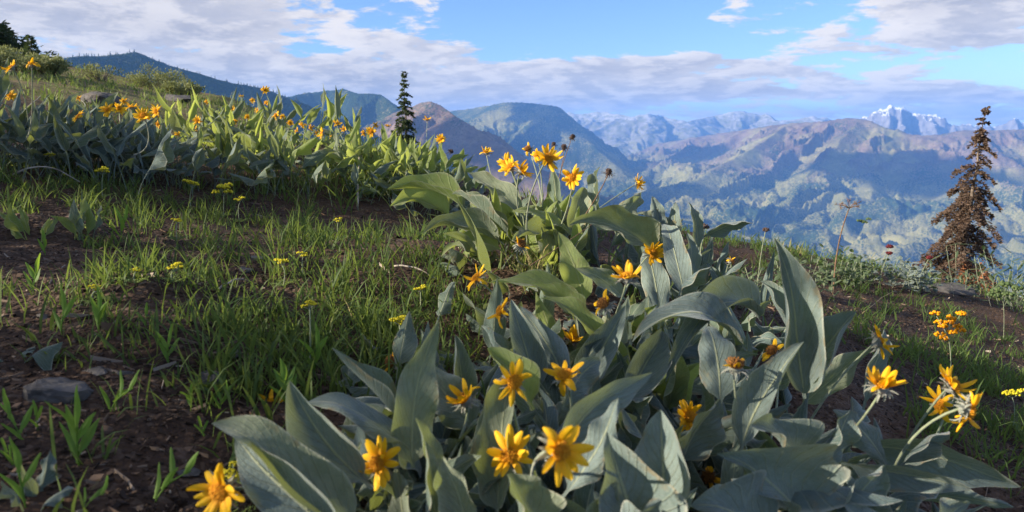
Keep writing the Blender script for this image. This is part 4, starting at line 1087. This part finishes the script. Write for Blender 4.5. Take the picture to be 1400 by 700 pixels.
# ------------------------------------------------------------------ yellow umbels
def umbel(px, py, wpx, hpx, label, seed, nb=6, mat=None, flat=.35):
    """px, py = the flower cluster; stalk of hpx pixels down to the ground"""
    c = G(px, py+hpx); d = c.length
    rs = random.Random(seed); W = wpx/FPX*d; r0 = ray(px, py); top = r0*(c.y/r0.y) - c
    p = empty('yellow_wildflower', c, label, 'wildflower', 'yellow umbels in the grass')
    mb = MB(); m = Vector((top.x*.3+rs.gauss(0, .01), 0, top.z*.6))
    hub = top-Vector((0, 0, W*.35))
    tube(mb, [bez(Vector((0, 0, -.01)), m, hub, i/8) for i in range(9)], [.0017]*9, 5)
    heads = []
    for k in range(nb):
        a = k*2.4; r = W*.42*math.sqrt((k+.4)/nb); e = top+Vector((r*math.cos(a), r*math.sin(a), rs.uniform(-.5, .3)*W*flat))
        heads.append(e)
    mb.build('stem', M_STEM, p)
    fm = MB()
    for e in heads: tube(fm, [hub, hub.lerp(e, .5)+Vector((0, 0, -.002)), e], [.001]*3, 4, mi=1)
    for e in heads:
        rad = W*.52/math.sqrt(nb)
        for q in range(16):
            v = Vector((rs.gauss(0, 1), rs.gauss(0, 1), abs(rs.gauss(0, .7)))).normalized()*rad*rs.uniform(.5, 1); v.z *= .55
            s = rad*.34; b = e+v
            fm.add([b+Vector((s, 0, 0)), b+Vector((0, s, 0)), b-Vector((s, 0, 0)), b-Vector((0, s, 0)), b+Vector((0, 0, s)), b-Vector((0, 0, s))],
                   [(0, 1, 4), (1, 2, 4), (2, 3, 4), (3, 0, 4), (1, 0, 5), (2, 1, 5), (3, 2, 5), (0, 3, 5)])
    fm.build('umbel', [mat or M_UMBEL, M_STEM], p)
    lm = MB()
    for k in range(9):
        a = k*2.4; h = Vector((math.cos(a), math.sin(a), 0)); L = rs.uniform(.04, .08); b0 = Vector((0, 0, 0))
        for i in range(7):
            u = (i+1)/7; b = h*L*u+Vector((0, 0, L*.7*u*(1.3-u)))
            for s in (-1, 1):
                e = b+(h*.5+h.cross(Vector((0, 0, 1)))*s).normalized()*L*.22*(1.1-u)+Vector((0, 0, .004))
                w = Vector((0, 0, .0012))
                lm.add([b-w, b+w, e+w, e-w], [(0, 1, 2, 3)])
    lm.build('foliage', M_FEATHER, p)
UMBELS = [(423,414,20,90,'tight yellow umbel on a tall stalk in the middle of the grass'), (546,436,24,70,'yellow umbel of separate round heads left of the big clump'), (575,394,16,40,'small yellow umbel on dark soil left of the orange side flower'), (386,357,18,36,'pair of pale yellow umbels in the middle of the slope'),
 (242,300,12,30,'single yellow umbel beside a bent sprout'), (262,250,18,40,'pale yellow umbel under the shaded flower row'), (305,258,26,40,'wide yellow umbel group below the broad pale balsamroot'), (328,271,14,34,'small yellow umbel right of the wide group'), (414,347,14,32,'thin yellow umbel above the dark soil'), (140,232,16,40,'dull yellow umbel at the foot of the dark plants'),
 (186,367,12,22,'flat yellow umbel low on the dark soil'), (130,393,14,24,'yellow-green umbel near the sunlit soil'), (240,362,20,26,'grey-green umbel with yellow buds'), (68,210,12,36,'faint yellow umbel on the upper left slope'), (318,645,36,70,'dense yellow umbel behind the leftmost nearest flower'), (1180,300,16,60,'pale umbel on the skyline right of the clump'),
 (1297,441,38,110,'golden cluster flower on a green stalk on the right'), (1385,535,22,50,'pale yellow umbel at the right edge'), (1372,395,30,70,'straggling greenish umbel at the right edge by the dead fir'), (462,300,12,30,'yellow dot umbel before the sunlit bank')]
for i, u in enumerate(UMBELS): umbel(u[0], u[1], u[2], u[3], u[4], 200+i, 12 if u[0] in (1297, 318) else 6, M_PETAL if u[0] == 1297 else M_FEATHER if u[0] in (1372, 1180) else None, 1.3 if u[0] == 1297 else .5)

# dry umbel skeleton on the skyline
def dry_umbel():
    c = on_ground(1150, 5.2); top = P(1161, 285, 5.2)-c
    p = empty('dry_umbel_stalk', c, 'tall dry brown stalk with a bare umbel standing against the valley', 'dead plant')
    mb = MB(); tube(mb, [bez(Vector((0, 0, -.02)), Vector((-.02, 0, top.z*.6)), top, i/10) for i in range(11)], [.006-.0025*i/10 for i in range(11)], 6)
    mb.build('stem', M_STEM_BROWN, p)
    um = MB(); rs = random.Random(4)
    for k in range(14):
        a = k*2.4; d = Vector((math.cos(a)*.9, math.sin(a)*.6, rs.uniform(.05, .7))).normalized(); L = rs.uniform(.05, .11); e = top+d*L
        tube(um, [top, top+d*L*.5+Vector((0, 0, .008)), e], [.0018]*3, 4)
        for j in range(6):
            q = Vector((rs.gauss(0, 1), rs.gauss(0, 1), rs.gauss(.4, 1))).normalized()
            tube(um, [e, e+q*.018], [.0012, .0012], 3)
    um.build('umbel', M_STEM_BROWN, p)
dry_umbel()

# red flower heads beside the dead fir
def red_flower(px, py, dpt, w, label, seed, seedhead=False):
    c = on_ground(px-4, dpt); top = P(px, py, dpt)-c; W = w/FPX*dpt; rs = random.Random(seed)
    p = empty('red_wildflower', c, label, 'wildflower', 'dark red flower heads on the skyline')
    mb = MB(); tube(mb, [bez(Vector((0, 0, -.02)), Vector((0, 0, top.z*.5)), top, i/6) for i in range(7)], [.003]*7, 5); mb.build('stem', M_STEM, p)
    fm = MB()
    for q in range(60):
        v = Vector((rs.gauss(0, 1), rs.gauss(0, 1), rs.gauss(0, 1))).normalized()*W*.5*rs.uniform(.5, 1); v.z *= .5; s = W*.12; b = top+v
        fm.add([b+Vector((s, 0, 0)), b+Vector((0, s, 0)), b-Vector((s, 0, 0)), b-Vector((0, s, 0)), b+Vector((0, 0, s)), b-Vector((0, 0, s))],
               [(0, 1, 4), (1, 2, 4), (2, 3, 4), (3, 0, 4), (1, 0, 5), (2, 1, 5), (3, 2, 5), (0, 3, 5)])
    fm.build('flower', M_SEED if seedhead else M_RED, p)
red_flower(1216, 337, 6.3, 10, 'dark red flower head, the taller of two by the dead fir', 1)
red_flower(1216, 346, 6.0, 9, 'small dark red bud just under the taller red head', 2)
red_flower(1271, 352, 6.2, 9, 'dusky red flower head at the foot of the dead fir', 3)
red_flower(1047, 314, 4.6, 10, 'black withered seed head on a thin stalk left of the dry umbel', 4, True)
red_flower(963, 310, 3.2, 14, 'dusky purple seed head among the pointed leaves', 5, True)

# ------------------------------------------------------------------ low leafy plants along the skyline at right
def forb(px, depth, h, n, label, seed, mat=None, w=.03, blue=False):
    c = on_ground(px, depth); rs = random.Random(seed)
    p = empty('leafy_forb', c, label, 'plant', 'low leafy plants along the crest')
    mb = MB(); st = MB()
    for k in range(n):
        a = rs.uniform(0, 6.28); hh = h*rs.uniform(.5, 1.1); o = Vector((rs.gauss(0, h*.5), rs.gauss(0, h*.4), 0)); o.z = gz(c.x+o.x, c.y+o.y)-c.z-.01
        top = o+Vector((math.cos(a)*hh*.35, math.sin(a)*hh*.35, hh))
        tube(st, [o, o.lerp(top, .5), top], [.002]*3, 4)
        for j in range(7):
            u = (j+1)/7; b = o.lerp(top, u); aa = j*2.4+a
            d = Vector((math.cos(aa), math.sin(aa), rs.uniform(.2, 1.1))).normalized(); L = h*.34*rs.uniform(.7, 1.2)
            leaf(None, None, b, b+d*L*.5, b+d*L*.9+Vector((0, 0, -L*.2)), w*rs.uniform(.7, 1.2), d.cross(Vector((0, 0, 1))), .3, .1, 1, 0, 0, .05, 1, nu=5, mb=mb)
    mb.build('foliage', mat or M_FORB, p); st.build('stem', M_STEM, p)
    if blue:
        fm = MB()
        for k in range(5):
            b = Vector((rs.gauss(0, h*.4), rs.gauss(0, h*.3), h*rs.uniform(.6, 1.0)))
            for q in range(30):
                v = Vector((rs.gauss(0, .006), rs.gauss(0, .006), rs.uniform(0, .05))); s = .006; e = b+v
                fm.add([e+Vector((s, 0, 0)), e+Vector((0, s, 0)), e-Vector((s, 0, 0)), e+Vector((0, 0, s)), e-Vector((0, 0, s))], [(0, 1, 3), (1, 2, 3), (2, 0, 3), (1, 0, 4), (2, 1, 4), (0, 2, 4)])
        fm.build('flower', M_LUPINE, p)
FORBS = [(1010,3.3,.16,14,'bluish low plant right of the pointed balsamroot leaves',M_FORB,.022,False), (1035,3.9,.18,14,'dense narrow-leaved plant left of the black seed head',M_FORB,.018,False), (1085,4.9,.22,14,'grey-green plant below the black seed head',M_FORB,.035,False), (1115,5.6,.24,12,'leafy plant left of the tall dry stalk',M_FORB,.04,False),
 (1150,6.0,.22,12,'leafy plant around the foot of the tall dry stalk',M_FORB,.04,False), (1185,6.3,.24,12,'grey-green plant right of the tall dry stalk',M_FORB,.045,False), (1235,6.3,.26,14,'large-leaved plant under the red heads',M_LEAF_SHADED,.06,False), (1262,6.6,.24,12,'large-leaved plant left of the dead fir',M_LEAF_SHADED,.06,False),
 (1005,2.9,.14,8,'low grey plant behind the small side bud',M_FORB,.02,False), (1085,4.2,.15,10,'dark tufted plant in front of the crest',M_FORB,.03,False), (490,5.0,.16,10,'small leafy plant at the foot of the sunlit bank',M_FORB,.03,False), (660,4.0,.22,14,'dark leafy plant between the sunlit bank and the flowering clump',M_FORB,.05,False),
 (1380,7.2,.5,12,'tall straggling weed at the right edge',M_FORB,.03,False), (1400,6.4,.45,12,'thin-leaved weed leaning in at the right edge',M_FORB,.025,False), (1330,7.4,.2,12,'low weed in front of the dead fir',M_FORB,.03,False)]
for i, f in enumerate(FORBS): forb(f[0], f[1], f[2], f[3], f[4], 300+i, f[5], f[6], f[7])

# ------------------------------------------------------------------ shrubs on the upper slope
def shrub(c, w, h, label, seed, mat, n=1500, lw=.022, group='shrubs on the upper slope'):
    rs = random.Random(seed)
    p = empty('shrub', c, label, 'shrub', group)
    st = MB(); fo = MB(); tips = []
    for k in range(26):
        a = rs.uniform(0, 6.28); r = w*.5*math.sqrt(rs.random()); e = Vector((r*math.cos(a), r*math.sin(a), h*rs.uniform(.55, 1.0)*(1-.45*(2*r/w)**2)))
        b = Vector((e.x*.2, e.y*.2, -.03)); m = Vector((e.x*.75, e.y*.75, e.z*.45))
        pts = [bez(b, m, e, i/5) for i in range(6)]
        tube(st, pts, [.012*(1-.8*i/5) for i in range(6)], 4); tips += [(pts[i], (pts[i]-pts[i-1]).normalized()) for i in (2, 3, 4, 5, 5)]
    for k in range(n):
        b, t = rs.choice(tips)
        b = b+Vector((rs.gauss(0, w*.06), rs.gauss(0, w*.06), rs.gauss(0, h*.07)))
        d = (t+Vector((rs.gauss(0, .7), rs.gauss(0, .7), rs.gauss(.2, .5)))).normalized(); L = lw*rs.uniform(1.2, 2.6); s = d.orthogonal().normalized(); s = Matrix.Rotation(rs.uniform(0, 6.28), 3, d) @ s; ww = lw*.45
        fo.add([b, b+d*L*.5+s*ww, b+d*L, b+d*L*.5-s*ww], [(0, 1, 2, 3)])
    st.build('branches', M_BARK, p); fo.build('foliage', mat, p)
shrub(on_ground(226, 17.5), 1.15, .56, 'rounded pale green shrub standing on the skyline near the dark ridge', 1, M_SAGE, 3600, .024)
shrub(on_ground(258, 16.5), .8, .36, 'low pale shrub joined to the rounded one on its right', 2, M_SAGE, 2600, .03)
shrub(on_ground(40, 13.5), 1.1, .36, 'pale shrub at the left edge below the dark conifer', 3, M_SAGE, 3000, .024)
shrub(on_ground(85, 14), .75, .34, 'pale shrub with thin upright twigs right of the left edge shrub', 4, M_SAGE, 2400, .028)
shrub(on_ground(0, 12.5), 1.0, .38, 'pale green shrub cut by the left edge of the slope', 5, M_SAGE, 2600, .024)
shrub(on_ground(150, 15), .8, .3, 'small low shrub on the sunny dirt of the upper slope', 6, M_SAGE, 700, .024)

# unseen shrubs uphill, past the left edge of the view, placed to shade the clearing
def at(x, y): return Vector((x, y, gz(x, y)))
SIDE = [((-3.95, -.15), 1.0, 1.1, 'unseen grey-green shrub beyond the left edge, lowest on the slope'), ((-4.0, .7), 1.05, 1.7, 'second unseen grey-green shrub beyond the left edge, counted up the slope'), ((-4.25, 1.95), .8, .95, 'third unseen grey-green shrub beyond the left edge, counted up the slope'),
        ((-4.6, 3.2), 1.2, 1.0, 'fourth unseen grey-green shrub beyond the left edge, counted up the slope'), ((-4.8, 4.0), .9, .85, 'uppermost unseen grey-green shrub beyond the left edge')]
for i, (q, w_, h_, lb) in enumerate(SIDE): shrub(at(*q), w_, h_, lb, 60+i, M_SHRUB, 2300, .03, 'unseen shrubs beyond the left edge')

# ------------------------------------------------------------------ conifers
def conifer(c, H, Rb, label, seed, mat, barkm, n_wh, needles, name='fir_tree', gap=.0, droop=.35, bare=.0, prof_pow=.9, rust=None, nl=.05, lean=0., nw=.16, group=None):
    rs = random.Random(seed)
    p = empty(name, c, label, 'tree', group)
    tr = MB(); pts = [Vector((lean*H*(u**2)+rs.gauss(0, .004)*H, rs.gauss(0, .004)*H, H*u-.15*(u == 0))) for u in [i/12 for i in range(13)]]
    tube(tr, pts, [H*.018*(1-.95*i/12) for i in range(13)], 8)
    cr = MB(); br = MB(); ru = MB()
    for k in range(n_wh):
        u = min(.995, max(.04, .05+.94*(k/(n_wh-1))+rs.gauss(0, .006)))
        base = Vector((lean*H*u*u, 0, H*u))
        Lw = Rb*(1-u)**prof_pow*(rs.uniform(.7, 1.2) if gap > .3 else rs.uniform(.92, 1.06))+.03*H*(1-u*.6)*.6
        nb = rs.randint(4, 6); a0 = rs.uniform(0, 6.28)
        for j in range(nb):
            if rs.random() < gap: continue
            a = a0+6.283*j/nb+rs.gauss(0, .25); L = Lw*rs.uniform(.5, 1.25)
            h = Vector((math.cos(a), math.sin(a), 0)); sd = Vector((-h.y, h.x, 0))
            e0 = rs.uniform(-.1, .25)+(.6 if u > .9 else 0)+(1.4 if u > .955 else 0)
            ps = [base+h*L*t+Vector((0, 0, L*(e0*t-droop*t*t*1.6+.25*droop*t**4))) for t in (0, .25, .5, .75, 1)]
            tube(br, ps, [max(.0018, .012*L*(1-.8*t)) for t in (0, .25, .5, .75, 1)], 4)
            nn = max(6, int(needles*L/Rb*rs.uniform(.7, 1.2)))
            for q in range(nn):
                t = rs.uniform(.12 if u < .6 else .0, 1.05)**.8; i = min(3, int(t*4)); f = t*4-i
                b = ps[i].lerp(ps[i+1], f) if t < 1 else ps[4]
                spr = L*.16*(1.15-t)
                b = b+sd*rs.gauss(0, spr)+Vector((0, 0, rs.gauss(-.02*L, .05*L)))
                d = (h*rs.uniform(.3, 1)+sd*rs.gauss(0, .8)+Vector((0, 0, rs.gauss(-.25*droop, .35)))).normalized()
                ll = nl*rs.uniform(.6, 1.4); s = Matrix.Rotation(rs.uniform(0, 3.14), 3, d) @ d.orthogonal().normalized()*ll*nw
                tgt = ru if (rust and rust(u, a, rs)) else cr
                tgt.add([b-s*.6, b+s*.6, b+d*ll*.6+s, b+d*ll, b+d*ll*.6-s], [(0, 1, 2, 3, 4)])
    tk = tr.build('trunk', barkm, p); cr_o = cr.build('crown', mat, p); br.build('branches', barkm, p)
    if ru.v:
        o = ru.build('rusty_boughs', rust.mat, p); o['label'] = 'rust-red dead boughs near the ground'
    return p
def top_height(px_top, py_top, c):
    r = ray(px_top, py_top); k = c.y/r.y
    return r.z*k-c.z
def rustf(u, a, rs): return u < .17 and math.cos(a+.9) > .1 and rs.random() < .85
rustf.mat = M_FIR_RUST
c = on_ground(1326, 9.2)
conifer(c, top_height(1340, 146, c), .54, 'dead fir with brown needles standing alone on the right against the valley', 11, M_FIR_DEAD, M_BARK, 50, 330, gap=.44, droop=.5, rust=rustf, nl=.036, lean=.04, nw=.2, prof_pow=1.05)
c = on_ground(556, 14)
conifer(c, top_height(557, 100, c), .43, 'slim dark green fir standing alone on the skyline left of the brown mountain', 12, M_FIR, M_BARK, 62, 150, gap=.28, droop=.35, nl=.042, nw=.22, prof_pow=.85)
c = on_ground(-8, 21)
conifer(c, top_height(-4, 18, c), 1.4, 'dark spreading conifer cut by the left edge high on the slope', 13, M_FIR, M_BARK, 22, 130, gap=.3, droop=.2, nl=.14, prof_pow=.5)
c = on_ground(63, 20)
conifer(c, top_height(63, 49, c), .22, 'tiny dark fir top poking above the pale shrubs', 14, M_FIR, M_BARK, 14, 30, gap=.3, nl=.10)
SUN_E = 5.0
SKY_STR = .080
SKY_TINT = (.76, .86, 1.04)
CLOUD_GAIN = .40
EXPOSURE = 1.30
COVER = [(-24, 7, 15, 4.5, .27), (5, 8, 9, 2.6, -.22), (31, 7.5, 7, 3, .24), (-5, 3, 26, 1.5, .24), (15, 2.2, 22, .9, .16), (13, 4.4, 10, 1.1, .12), (28, 3.2, 8, .9, -.08), (0, 40, 400, 25, .05)]
# ------------------------------------------------------------------ sun and sky
sun = bpy.data.objects.new('sun', bpy.data.lights.new('sun', 'SUN')); COL.objects.link(sun)
sun.data.energy = SUN_E; sun.data.angle = R(.6); sun.data.color = (1.0, .86, .66)
sun.rotation_euler = SUNV.to_track_quat('Z', 'Y').to_euler()
w = bpy.data.worlds.new('World'); S.world = w; w.use_nodes = True
nt = w.node_tree; nt.nodes.clear(); n = N(nt)
out = n.n('ShaderNodeOutputWorld')
sky = n.n('ShaderNodeTexSky', sky_type='NISHITA'); sky.sun_disc = False
sky.sun_elevation = SUN_EL; sky.sun_rotation = SUN_AZ; sky.altitude = 1500; sky.air_density = 1.0; sky.dust_density = .2; sky.ozone_density = 2.5
dirn = n.n('ShaderNodeTexCoord').outputs['Generated']
sp = n.n('ShaderNodeSeparateXYZ'); n.l(dirn, sp.inputs[0])
x, y, z = sp.outputs
hyp = n.math('SQRT', n.math('ADD', n.math('MULTIPLY', x, x), n.math('MULTIPLY', y, y)))
el = n.math('MULTIPLY', n.math('ARCTAN2', z, hyp), 180/math.pi)
azm = n.math('MULTIPLY', n.math('ARCTAN2', x, y), 180/math.pi)
den = n.math('ADD', n.math('MAXIMUM', z, 0), .16)
def cloud_coords(dx, dy, dz):
    cb = n.n('ShaderNodeCombineXYZ')
    n.l(n.math('ADD', n.math('DIVIDE', x, den), dx), cb.inputs[0]); n.l(n.math('ADD', n.math('DIVIDE', y, den), dy), cb.inputs[1]); cb.inputs[2].default_value = dz
    return cb.outputs[0]
def cover():
    def g(a0, e0, sa, se, amp):
        da = n.math('DIVIDE', n.math('SUBTRACT', azm, a0), sa); de = n.math('DIVIDE', n.math('SUBTRACT', el, e0), se)
        return n.math('MULTIPLY', n.math('EXPONENT', n.math('MULTIPLY', n.math('ADD', n.math('MULTIPLY', da, da), n.math('MULTIPLY', de, de)), -1)), amp)
    t = .0
    for a in COVER: t = n.math('ADD', t, g(*a))
    return t
cv = cover()
def density(off):
    c = cloud_coords(off*math.sin(SUN_AZ), off*math.cos(SUN_AZ), 3.7)
    a = n.noise(c, 1.55, 9, .58, .3); b = n.noise(c, 6.0, 7, .64, .3)
    return n.math('ADD', n.math('ADD', n.math('MULTIPLY', a, 1.0), n.math('MULTIPLY', n.math('SUBTRACT', b, .5), .42)), cv)
d0 = density(0.0); d1 = density(.12)
alpha = n.mr(d0, .535, .615)
rel = n.mr(n.math('SUBTRACT', d0, d1), -.07, .09)
thick = n.mr(d0, .56, .84)
fl = n.mr(n.noise(cloud_coords(1.3, .4, 9.1), 1.5, 5, .55, .2), .36, .64)
lit = n.math('ADD', n.math('MULTIPLY', rel, .55), n.math('MULTIPLY', n.math('SUBTRACT', 1.0, thick), .35))
lit = n.math('ADD', lit, n.math('MULTIPLY', fl, .25), clamp=True)
body = n.mix(lit, (.50, .485, .51), (1.08, .99, .89))
cl = n.n('ShaderNodeVectorMath', operation='SCALE'); n.l(body, cl.inputs[0]); cl.inputs[3].default_value = CLOUD_GAIN/SKY_STR
skyc = n.mix(1.0, sky.outputs[0], SKY_TINT, 'MULTIPLY')
final = n.mix(n.math('MULTIPLY', alpha, .93), skyc, cl.outputs[0])
bg = n.n('ShaderNodeBackground'); n.l(final, bg.inputs[0]); bg.inputs[1].default_value = SKY_STR
n.l(bg.outputs[0], out.inputs[0])

vs = S.view_settings
S.display_settings.display_device = 'sRGB'
vs.view_transform = 'Standard'; vs.look = 'None'; vs.gamma = 1; vs.exposure = EXPOSURE; vs.use_curve_mapping = False
S.render.engine = 'CYCLES'
cy = S.cycles
cy.use_denoising = True
try: cy.denoiser = 'OPENIMAGEDENOISE'
except Exception: pass
cy.max_bounces = 6; cy.diffuse_bounces = 3; cy.glossy_bounces = 2; cy.transmission_bounces = 4; cy.volume_bounces = 1; cy.transparent_max_bounces = 6
cy.sample_clamp_indirect = 6
S.render.film_transparent = False
